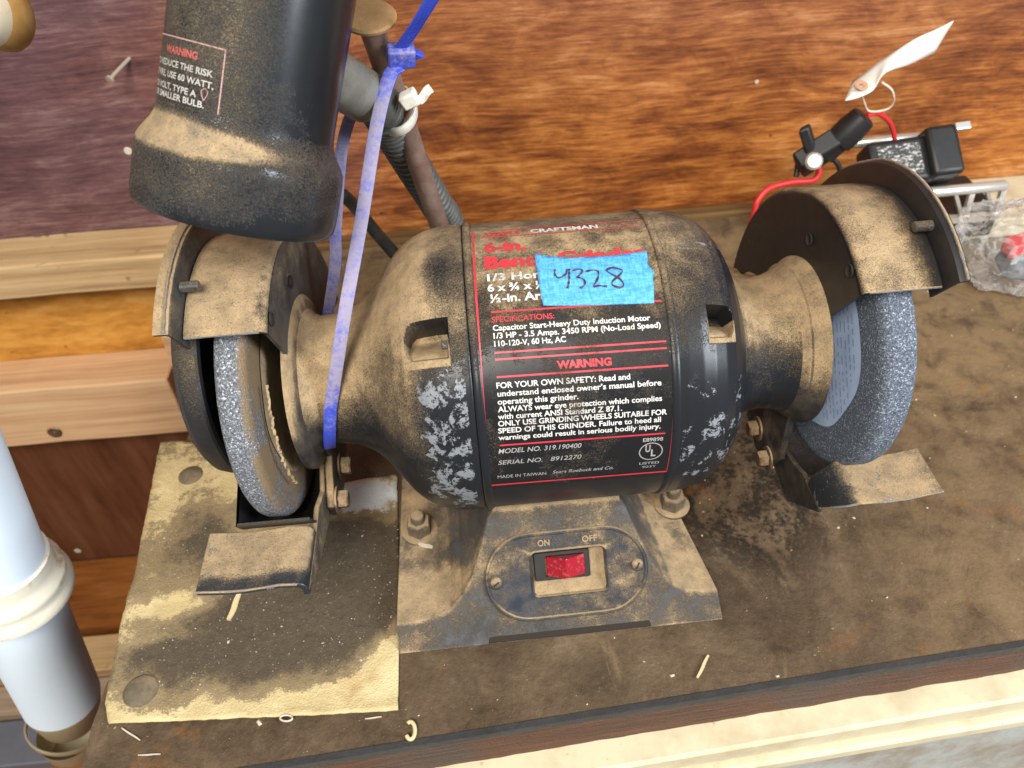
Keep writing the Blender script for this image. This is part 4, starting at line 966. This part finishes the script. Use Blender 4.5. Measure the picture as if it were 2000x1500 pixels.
def lamp_text(name, mat, items):
    mb = MB()
    for body, right, cap, length, bold in items:         # each line is set by the picture position of its right end
        a, h = oncone(*right); vs, fs = text_mesh(body, bold); x1 = vs[:, 0].max(); x0 = vs[:, 0].min(); k = length/(x1-x0)
        sg = 1 if oncone(right[0]+5, right[1])[0] > a else -1
        mb.add([lampp(a-sg*(x1-x)*k/.0338, h+y/CAPH*cap, .0340) for x, y in vs], fs)
    return mb
lt = obj('white_lamp_print', lamp_text('', None, [('TO REDUCE THE RISK', (416, 152), .0022, .034, .02), ('OF FIRE, USE 60 WATT,', (417, 175), .0022, .036, .02), ('120 VOLT, TYPE A', (383, 190), .0022, .028, .02), ('OR SMALLER BULB.', (398, 212), .0022, .031, .02)]), M['lamp_white'], lamp, smooth=0, weld=False)
obj('red_lamp_print', lamp_text('', None, [('WARNING', (386, 117), .0025, .0175, .04)]), M['lamp_red'], lamp, smooth=0, weld=False)
m = MB()
a0, h0 = oncone(441, 98); a1, h1 = oncone(428, 235); sg = 1 if oncone(446, 98)[0] > a0 else -1
LEN = .043/.0338
for h in (h0, h1): m.grid([[lampp(a0-sg*LEN*i/24, h+q*.00022, .0339) for q in (-1, 1)] for i in range(25)])
for a in (a0, a0-sg*LEN): m.grid([[lampp(a+q*.00022/.0338, h0+(h1-h0)*i/4, .0339) for q in (-1, 1)] for i in range(5)])
# small bulb symbol
ab, hb = oncone(399, 186); bul = [(0, -.0020), (-.0006, -.0008), (-.0012, .0004), (-.0012, .0014), (0, .0024), (.0012, .0014), (.0012, .0004), (.0006, -.0008)]
for i in range(8):
    p, q = bul[i], bul[(i+1) % 8]; m.tube([lampp(ab+sg*p[0]/.0338, hb+p[1], .0340), lampp(ab+sg*q[0]/.0338, hb+q[1], .0340)], .00018, 4)
obj('print_border', m, M['lamp_pink'], lamp, smooth=0, weld=False)
# collar out of the side of the shade, threaded neck, then the gooseneck down behind the motor
c0 = on(650, 150, 1, .030); c1 = on(737, 203, 1, .052); ca = c1-c0; cl = np.linalg.norm(ca); ca /= cl
obj('lamp_collar', MB().lathe([(-.014, .0116), (cl*.70, .0120), (cl*.76, .0113), (cl*.78, .0104), (cl*.78, .006)], c0, ca, 48), M['collar'], lamp, smooth=35)
pr = []
for i in range(6): z = cl*.77+i*.0026; pr += [(z, .0098), (z+.0006, .0106), (z+.0016, .0106), (z+.0022, .0098)]
obj('threaded_neck', MB().lathe(pr+[(cl*.77+.018, .0)], c0, ca, 40), M['conduit'], lamp, smooth=25)
gpts = [c1, on(768, 258, 1, .075), on(810, 330, 1, .098), on(850, 395, 1, .115), on(880, 452, 1, .128), V3(on(890, 500, 1, .134)[0], .134, .06), V3(.02, .125, .012)]
path = spline(gpts, 220)
obj('gooseneck', MB().tube(path, [.0098+.0006*math.sin(i*2*math.pi/2.5) for i in range(220)], 18), M['conduit'], lamp, smooth=60)
path = spline([on(660, 372, 1, .13), on(690, 400, 1, .135), on(735, 455, 1, .13), on(775, 500, 1, .12), V3(-.03, .11, .05)], 40)
cordo = obj('power_cord', MB().tube([V3(-.21, .20, .10), V3(-.16, .165, .15)]+path[2:], .0042, 12), M['cord'], loc=tuple(on(700, 410, 1, .13)), smooth=60)
tag(cordo, 'dark grey cord running behind the lamp down to the back of the motor', 'cord')

# ------------------------------------------------------------------ spike, cable ties
n0 = on(722, 42, 1, .050); n1 = on(868, 470, 1, .100); na = n1-n0; nl = np.linalg.norm(na); na /= nl
sp = empty('rusty_spike', tuple(n0)); tag(sp, 'thick rusty spike with a round flat head leaning behind the motor', 'spike')
shaft = [n0+na*t for t in np.linspace(0, nl+.05, 40)]
obj('spike_shank', MB().tube(shaft, [.0058+.0002*fbm(i*.7, 3) for i in range(40)], 20), M['spike'], sp, smooth=60)
hp = [(.004, .0055), (.0005, .0085), (-.001, .0118), (-.0024, .0122), (-.0034, .0114), (-.0040, .006), (-.0041, 0)]
ha = na+V3(-.18, 0, -.1); ha /= np.linalg.norm(ha)
obj('spike_head', MB().lathe(hp, n0, ha, 40), M['spikehead'], sp, smooth=40)

TH = on(783, 108, 1, .046)                          # head of the blue tie, in front of the spike
bt = empty('blue_cable_tie', tuple(TH)); tag(bt, 'long dusty blue cable tie looped round the left motor neck and the spike', 'cable tie')
xn = -.1030; RN = .0358
front = spline([TH+V3(-.001, -.002, -.004), on(760, 152, 1, .040), on(735, 250, 1, .026), on(706, 430, 1, .001), on(672, 620, 1, -.024), cylp(xn, 18, RN+.001)], 60)
wrap = [cylp(xn-.0006*t, 18-t*4.2, RN+.0008) for t in range(1, 38)]
rear = spline([wrap[-1], on(652, 540, 1, .040), on(656, 440, 1, .052), on(668, 290, 1, .066), on(695, 205, 1, .070), on(742, 132, 1, .066), TH+V3(.001, .012, .001), TH+V3(.001, .004, 0)], 70)
def tie_dust(x, y, z): return .75*smoothstep(.29, .25, z)*smoothstep(.115, .165, z)+.12
wd = lambda u: V3(1, .12, .05)
obj('strap', MB().strap(front+wrap+rear[1:], wd, .0061, .0013), M['bluetie'], bt, smooth=40, attr={'dust': tie_dust})
tail = spline([TH+V3(.000, -.001, .003), on(805, 62, 1, .040), on(828, 25, 1, .034), on(850, -12, 1, .030)], 40)
obj('tail', MB().strap(tail, wd, .0056, .0013), M['bluetie'], bt, smooth=40, attr={'dust': lambda x, y, z: .05})
hd = tail[1]-TH; hd /= np.linalg.norm(hd); hw = V3(1, .12, .05); hw -= hd*(hw @ hd); hw /= np.linalg.norm(hw); hn = np.cross(hd, hw)
obj('tie_head', MB().obox(TH, hw*.0062, hn*.0040, hd*.0046), M['bluetie'], bt, smooth=30, bevel=.001, attr={'dust': lambda x, y, z: .30+.3*smoothstep(0, .004, z-TH[2])})
obj('tie_latch', MB().prism([TH+hw*.003-hd*.005, TH+hw*.011-hd*.002, TH+hw*.004+hd*.002], hn*.004), M['bluetie'], bt, smooth=30, bevel=.0005, attr={'dust': lambda x, y, z: .1})
# ridges along the tail and the rear strand
def ridges(pathp, w, name):
    m = MB(); acc = 0
    for i in range(1, len(pathp)-1):
        a, b = pathp[i], pathp[i+1]; L = np.linalg.norm(b-a); k = max(1, int(L/.0011))
        for q in range(k):
            c = a+(b-a)*q/k; t = (b-a)/L; wv = V3(1, .12, .05); wv -= t*(wv @ t); wv /= np.linalg.norm(wv); nn = np.cross(t, wv)
            m.obox(c, wv*w/2*.62, nn*.00095, t*.00032)
    return obj(name, m, M['bluetie'], bt, smooth=0, attr={'dust': tie_dust}, weld=False)
ridges(tail, .0056, 'tail_ridges'); ridges(rear[2:-10], .0061, 'strap_ridges')

WT = on(772, 232, 1, .058)
wt = empty('white_cable_tie', tuple(WT)); tag(wt, 'dirty white cable tie binding the spike to the lamp gooseneck', 'cable tie')
e1 = on(806, 188, 1, .060)-on(742, 246, 1, .055); r1 = np.linalg.norm(e1)/2; e1 /= np.linalg.norm(e1); e2 = np.cross(e1, na); e2 /= np.linalg.norm(e2)
loop = [WT+e1*r1*math.cos(2*math.pi*i/48)+e2*.0145*math.sin(2*math.pi*i/48)+V3(0, .006, .002) for i in range(48)]
obj('strap', MB().strap(loop, lambda u: na, .0050, .0014, closed=True), M['whitetie'], wt, smooth=40)
wh = on(800, 193, 1, .045); ax1 = V3(.8, -.1, .35); ax1 /= np.linalg.norm(ax1); ax2 = np.cross(ax1, V3(0, 1, .2)); ax2 /= np.linalg.norm(ax2); ax3 = np.cross(ax1, ax2)
obj('tie_head', MB().obox(wh, ax1*.0042, ax2*.0036, ax3*.0032), M['whitetie'], wt, smooth=30, bevel=.001)
obj('cut_tail', MB().strap(spline([wh, wh+V3(.005, -.001, -.0005), wh+V3(.0085, 0, .0030), wh+V3(.0105, 0, .0042)], 10), ax2, .0044, .0016), M['whitetie'], wt, smooth=40)

# ------------------------------------------------------------------ white pipe with collar at lower left
p0 = on(122, 1365, 1, -.010); p1 = on(-80, 940, 1, -.010); pa = p1-p0; pl_ = np.linalg.norm(pa); pa /= pl_
dep = lambda p: (p-CAM_POS) @ CF
PR = 73/1500*dep(p0)*.93
pipe = empty('white_pipe', tuple(p0)); tag(pipe, 'leaning pale blue pipe with a ridged cream collar left of the bench', 'pipe')
obj('pipe_tube', MB().lathe([(.004, PR*.93), (.004, PR), (pl_*.25, PR), (pl_*.6, PR), (pl_+.12, PR)], p0, pa, 80), M['pipe'], pipe, smooth=40)
obj('pipe_end', MB().lathe([(-.030, PR*.75), (-.028, PR*.82), (.0035, PR*1.002), (.0035, PR*.9)], p0, pa, 64), M['pipetan'], pipe, smooth=40)
cc = on(58, 1130, 1, -.010); tcx = (cc-p0) @ pa
obj('pipe_collar', MB().lathe([(tcx-.016, PR*.99), (tcx-.0165, PR*1.25), (tcx-.0145, PR*1.36), (tcx-.010, PR*1.36), (tcx-.0075, PR*1.28), (tcx-.004, PR*1.24), (tcx-.001, PR*1.27), (tcx+.003, PR*1.25), (tcx+.006, PR*1.13), (tcx+.012, PR*1.10), (tcx+.020, PR*1.07), (tcx+.0206, PR*.99)], p0, pa, 80), M['pipecollar'], pipe, smooth=50)
sb = on(128, 1415, 1, -.012); e1 = V3(1, .1, 0); e1 -= pa*(e1 @ pa); e1 /= np.linalg.norm(e1); e2 = np.cross(pa, e1)
ring = [sb+PR*.96*(math.cos(a)*e1+math.sin(a)*e2)+pa*.010*math.cos(a+2.6)*1 for a in np.linspace(0, 2*math.pi, 60, endpoint=False)]
obj('pipe_strap', MB().strap(ring, lambda u: pa, .0045, .0016, closed=True), M['strapmetal'], pipe, smooth=40)
obj('pipe_cup', MB().lathe([(-.012, PR*.86), (-.030, PR*.80), (-.042, PR*.62), (-.046, 0)], sb, pa, 50), M['strapmetal'], pipe, smooth=50)

# ------------------------------------------------------------------ things at the wall and at the right
k0 = on(-22, 30, 1, .10); kd = V3(-.35, -.9, .45); kd /= np.linalg.norm(kd)
kn = empty('mallet_head', tuple(k0)); tag(kn, 'round cream face with a varnished wooden rim in the upper left corner', 'mallet')
kr = 58/1500*dep(k0)
obj('mallet_face', MB().lathe([(.016, 0), (.015, kr*.6), (.011, kr*.85), (.004, kr*.97), (.0, kr)], k0, kd, 60), M['knobcream'], kn, smooth=60)
obj('mallet_rim', MB().lathe([(.0, kr*1.0), (-.002, kr*1.05), (-.006, kr*1.08), (-.011, kr*1.08), (-.013, kr*1.0), (-.013, 0)], k0, kd, 60), M['knobwood'], kn, smooth=50)
tn = on(255, 112, 1, WALL_Y)
wn = MB().tube([tn+V3(0, .004, 0), tn+V3(-.010, -.018, -.006), tn+V3(-.0125, -.024, -.008)], .0016, 10); wn.lathe([(-.001, .0034), (.001, .0036), (.0014, 0)], tn+V3(-.0125, -.024, -.008), V3(-.45, -.85, -.3), 18)
tag(obj('wall_nail', wn, M['nailm'], loc=tuple(tn), smooth=50), 'small bent nail sticking out of the purple toned part of the wall', 'nail')
m = MB()
pp = on(152, 1076, 1, .3175)
obj('paint_fleck', MB().lathe([(0, .0045), (.0006, .0036), (.0006, 0)], pp, (0, -1, 0), 9), M['chip'], bpy.data.objects['lower_panel'], smooth=0)
for px, py, r in ((250, 295, .0038), (1478, 160, .0020)):
    p = on(px, py, 1, WALL_Y-.0008)
    pp = obj('paint_fleck', MB().lathe([(0, r), (.0006, r*.8), (.0006, 0)], p, (0, -1, 0), 9), M['chip'], wall, smooth=0)

# cream board against the wall at right
b0 = on(1872, 330, 1, .352)
brd = MB().box((.395, .262, .0015), (.95, .3365, .0215))
tag(obj('cream_board', brd, M['cream'], loc=(.6, .30, 0), bevel=.002), 'flat cream painted board lying against the wall at far right', 'board')

# tool frame with two bright rails, on a black tray
fr = empty('slotted_metal_tool', (.38, .27, .03)); tag(fr, 'bright slotted metal tool with two rails lying under the black charger', 'metal tool')
ra0, ra1 = on(1662, 281, 1, .285), on(1790, 268, 1, .285)
fa0, fa1 = on(1795, 378, 1, .245), on(1967, 362, 1, .245)
def rail(a, b, r): return MB().tube([a, a+(b-a)*.02, a+(b-a)*.5, a+(b-a)*.98, b], [r*.6, r, r, r, r*.6], 12)
obj('rail', rail(ra0, ra1+(ra1-ra0)*.3, .0042), M['bright'], fr, smooth=50)
obj('rail', rail(fa0-(fa1-fa0)*.6, fa1, .0046), M['bright'], fr, smooth=50)
# web below the front rail with triangular openings
dn = V3(0, -.004, -.026); ed = (fa1-fa0)/np.linalg.norm(fa1-fa0)
L = np.linalg.norm(fa1-fa0)*1.5; f00 = fa1-ed*L
m = MB()
m.obox(f00+ed*L/2+dn*1.0, ed*L/2, V3(0, .0025, 0), V3(0, 0, .0030))
for t in (.05, .32, .60, .84):
    a = f00+ed*L*t; m.obox(a+ed*L*.06+dn*.5, ed*L*.06+dn*.5, V3(0, .002, 0), np.cross(ed, V3(0, 1, 0))*.0028); m.obox(a+ed*L*.14+dn*.5, ed*L*.02, V3(0, .002, 0), dn*.5)
obj('web', m, M['bright'], fr, smooth=30)
cb = MB().obox(f00+ed*L*.5+V3(0, .028, -.034), ed*L*.52, V3(0, .030, .001), V3(0, 0, .013))
tag(obj('black_tray', cb, M['blackplastic'], loc=tuple(f00+ed*L*.5+V3(0, .03, -.046)), bevel=.002), 'black plastic tray under the bright slotted metal tool beside the right guard', 'tray')

ch = empty('black_charger', tuple(on(1780, 310, 1, .262))); tag(ch, 'black charger block with a worn label lying behind the right wheel guard', 'charger')
cc = on(1762, 322, 1, .262); ux = V3(.96, .0, .06); ux /= np.linalg.norm(ux); uy = V3(-.05, .72, .62); uy -= ux*(uy @ ux); uy /= np.linalg.norm(uy); uz = np.cross(ux, uy)
obj('charger_body', MB().obox(cc, ux*.032, uy*.019, uz*.013), M['blackplastic'], ch, smooth=30, bevel=.004, bseg=3)
obj('charger_block', MB().obox(cc+ux*.027+uz*.005+uy*.002, ux*.013, uy*.021, uz*.015), M['blackplastic'], ch, smooth=30, bevel=.004, bseg=3)
obj('charger_label', MB().add([cc+ux*a+uy*b+uz*.0134 for a, b in ((-.025, -.013), (.010, -.013), (.010, .013), (-.025, .013))], [(0, 1, 2, 3)]), M['chlabel'], ch, smooth=0)
for k in (-.011, .009): obj('prong', MB().obox(cc+ux*.043+uy*(.016+k*.3)+uz*(.012+k), ux*.006, uy*.003, uz*.0012), M['bright'], ch, smooth=0, bevel=.0005)

# black connector and clamp with red wire, tag
cn = empty('battery_lead', tuple(on(1640, 268, 1, .262))); tag(cn, 'black inline connector and clamp on a red wire behind the right guard', 'lead')
q0 = on(1592, 318, 1, .262); q1 = on(1690, 226, 1, .258); qa = q1-q0; ql = np.linalg.norm(qa); qa /= ql
obj('connector', MB().lathe([(ql*.18, 0), (ql*.18, .009), (ql*.45, .0095), (ql*.48, .0115), (ql*.72, .0120), (ql*.97, .0105), (ql, .008), (ql, 0)], q0, qa, 28), M['blackplastic'], cn, smooth=35)
cp = on(1596, 300, 1, .258)
obj('clamp', MB().obox(cp, V3(.014, .0, .010), V3(-.003, .006, .004), V3(-.004, -.004, .007)).obox(cp+V3(-.010, 0, .012), V3(.006, 0, -.012), V3(.002, .004, 0), V3(.004, 0, .002)), M['blackplastic'], cn, smooth=30, bevel=.002)
obj('clamp_screw', MB().lathe([(0, .0068), (.006, .0068), (.0075, .005), (.0075, 0)], on(1587, 316, 1, .246), V3(-.2, -.8, .5), 20), M['bright'], cn, smooth=40)
obj('red_wire', MB().tube(spline([on(1693, 226, 1, .258), on(1715, 222, 1, .262), on(1738, 240, 1, .266), on(1748, 275, 1, .270), on(1750, 300, 1, .27)], 30), .0020, 10), M['redwire'], cn, smooth=60)
obj('red_wire', MB().tube(spline([V3(.235, .222, .0025), V3(.218, .232, .006), V3(.209, .246, .030), on(1474, 412, 1, .250), on(1480, 392, 1, .252), on(1502, 368, 1, .256), on(1545, 356, 1, .258), on(1588, 352, 1, .258), on(1600, 335, 1, .26), on(1594, 318, 1, .262)], 40), .0025, 10), M['redwire'], cn, smooth=60)
obj('black_wire', MB().tube(spline([on(1555, 345, 1, .262), on(1562, 310, 1, .27), on(1590, 280, 1, .275), on(1610, 300, 1, .27), on(1640, 330, 1, .268), V3(.285, .262, .05), V3(.278, .250, .020), V3(.285, .235, .0022), V3(.31, .225, .0022)], 60), .0022, 8), M['blackplastic'], cn, smooth=60)

tg = empty('paper_tag', tuple(on(1690, 180, 1, .25))); tag(tg, 'curled cream paper tag on a string against the plywood wall', 'tag')
L_ = [((1650, 198), (1666, 160)), ((1680, 190), (1690, 142)), ((1706, 176), (1716, 122)), ((1722, 150), (1732, 112)), ((1738, 138), (1756, 96)), ((1775, 126), (1790, 74)), ((1812, 108), (1826, 58)), ((1822, 105), (1862, 40))]
rows = []
for k, (a, b) in enumerate(L_):
    pa_, pb_ = on(*a, 1, .235+.004*k), on(*b, 1, .262-.0005*k); rows.append([pa_+(pb_-pa_)*t for t in np.linspace(0, 1, 6)])
rows = [[r[j] for r in rows] for j in range(6)]; rows = [spline(r, 26) for r in rows]
tgo = obj('tag_paper', MB().grid(rows), M['tag'], tg, smooth=60); md = tgo.modifiers.new("s", 'SOLIDIFY'); md.thickness = .0007
tc_ = on(1682, 168, 1, .2455); tn_ = np.cross(rows[0][5]-rows[0][2], rows[5][4]-rows[0][4]); tn_ /= np.linalg.norm(tn_)
if tn_ @ (CAM_POS-tc_) < 0: tn_ = -tn_
obj('tag_eyelet', MB().lathe([(.0008, .0018), (.0014, .0034), (.0008, .0050)], tc_, tn_, 20), M['eyelet'], tg, smooth=50)
obj('tag_string', MB().tube(spline([on(1680, 172, 1, .244), on(1688, 200, 1, .25), on(1698, 217, 1, .256), on(1730, 214, 1, .258), on(1745, 200, 1, .256), on(1742, 176, 1, .25), on(1722, 160, 1, .25)], 40), .0008, 6), M['string'], tg, smooth=60)

# crumpled clear bag at the right edge
bg = empty('plastic_bag', (.44, .205, .0)); tag(bg, 'crumpled clear plastic bag holding dark and red parts at the right edge', 'plastic bag')
bc = on(1990, 482, 1, .205)
m = MB(); m.sphere((0, 0, 0), 1, 40); rb_ = np.array((.048, .040, .039)); out_v = []
for v in m.v:
    d = np.array(v); k = 1+.26*fbm(d[0]*1.5, d[1]*1.5, d[2]*1.5)+.20*abs(fbm(d[0]*5, d[1]*5, d[2]*5+3))
    p = bc+rb_*d*k; p[2] = max(p[2], .0012+.001*abs(d[0])); out_v.append(tuple(p))
m.v = out_v
obj('bag_film', m, M['bag'], bg, smooth=14)
obj('red_part', MB().obox(bc+V3(-.005, -.012, .012), V3(.018, .003, .002), V3(0, .008, 0), V3(0, 0, .006)), M['redwire'], bg, smooth=30, bevel=.002)
obj('dark_part', MB().obox(bc+V3(-.002, -.014, -.004), V3(.017, .0, -.004), V3(0, .010, .004), V3(.004, 0, .010)), M['bluegrey'], bg, smooth=30, bevel=.003)

# ------------------------------------------------------------------ debris on bench and sheet
def splinter(px0, px1, w, mat, label, z=.0016, cat='splinter', th=.5):
    a, b = on(*px0, 2, z), on(*px1, 2, z); d = b-a; L = np.linalg.norm(d); d /= L; s = np.cross(d, V3(0, 0, 1))
    zz = lambda p: sheet_h(p[0], p[1]) if inside(p[0], p[1]) else 0
    pts = spline([a, a+d*L*.35+s*w*.12, a+d*L*.7-s*w*.06, b], 12)
    pts = [V3(p[0], p[1], zz(p)+w*th*.5+.0002) for p in pts]
    o = obj('splinter', MB().strap(pts, s, [w*(.55+.45*math.sin(math.pi*(i+1)/13)) for i in range(12)], w*th), mat, loc=tuple(pts[0]), smooth=40); return tag(o, label, cat)
splinter((1362, 1322), (1384, 1278), .0017, M['straw'], 'tan straw sliver lying on the bench in front of the grinder base')
splinter((447, 1212), (470, 1158), .0034, M['straw'], 'flat brown wood chip below the left tool rest on the stained sheet')
splinter((236, 1420), (272, 1444), .0009, M['chip'], 'thin pale sliver just in front of the cream sheet corner')
splinter((268, 1473), (312, 1471), .0008, M['chip'], 'thin pale sliver nearest the front left corner of the bench')
splinter((712, 1402), (745, 1398), .0008, M['chip'], 'thin grey sliver along the front edge of the cream sheet')
splinter((818, 1062), (845, 1070), .0026, M['chip'], 'pale husk on the left foot of the grinder base', .0142)
hs = [o for o in bpy.data.objects if o.name.startswith('splinter')][-1]; hs.location.z += .0136
ring = [on(802+9*math.cos(a)*1.0, 1428+17*math.sin(a), 2, .001)+V3(0, 0, .0008) for a in np.linspace(-2.2, 2.5, 26)]
tag(obj('curled_shaving', MB().tube(ring, .0011, 8), M['straw'], loc=tuple(ring[0]), smooth=60), 'small curled yellow shaving on the bench below the sheet corner', 'shaving')
ring = [on(560+12*math.cos(a), 1404+6*math.sin(a), 2, .001)+V3(0, 0, .0010) for a in np.linspace(0, 6.0, 24)]
tag(obj('wire_loop', MB().tube(ring, .0006, 6), M['chip'], loc=tuple(ring[0]), smooth=60), 'tiny wire loop at the front edge of the cream sheet', 'wire loop')
def specks(name, count, xr, yr, size, mat, seed, zf, clear=None):
    r = random.Random(seed); m = MB()
    for _ in range(count):
        x, y = r.uniform(*xr), r.uniform(*yr)
        if y < BE(x)+.004 or (clear and clear(x, y)): continue
        s = size*r.uniform(.4, 1.5)*(1 if r.random() < .93 else 1.9); z = zf(x, y); a = r.uniform(0, 6.28); q = r.uniform(.45, 1)
        c, d = math.cos(a), math.sin(a)
        pts = [(x+s*(c*i-d*j*q), y+s*(d*i+c*j*q), z) for i, j in ((-1, -.6), (1, -.8), (.7, .9), (-.8, .7))]+[(x+s*.2*c, y+s*.2*d, z+s*.9)]
        m.add(pts, [(0, 1, 4), (1, 2, 4), (2, 3, 4), (3, 0, 4)])
    return tag(obj(name, m, mat, smooth=0, weld=False), kind='stuff')
onbase = lambda x, y: -.089 < x < .098 and -.092 < y < .088
specks('debris_specks', 520, (-.245, .5), (-.14, .33), .00075, M['specks'], 5, lambda x, y: -.0006, lambda x, y: onbase(x, y) or inside(x, y))
specks('sheet_specks', 520, (-.262, -.09), (-.125, .08), .00040, M['chip'], 6, lambda x, y: sheet_h(x, y)-.0001, lambda x, y: not inside(x, y))
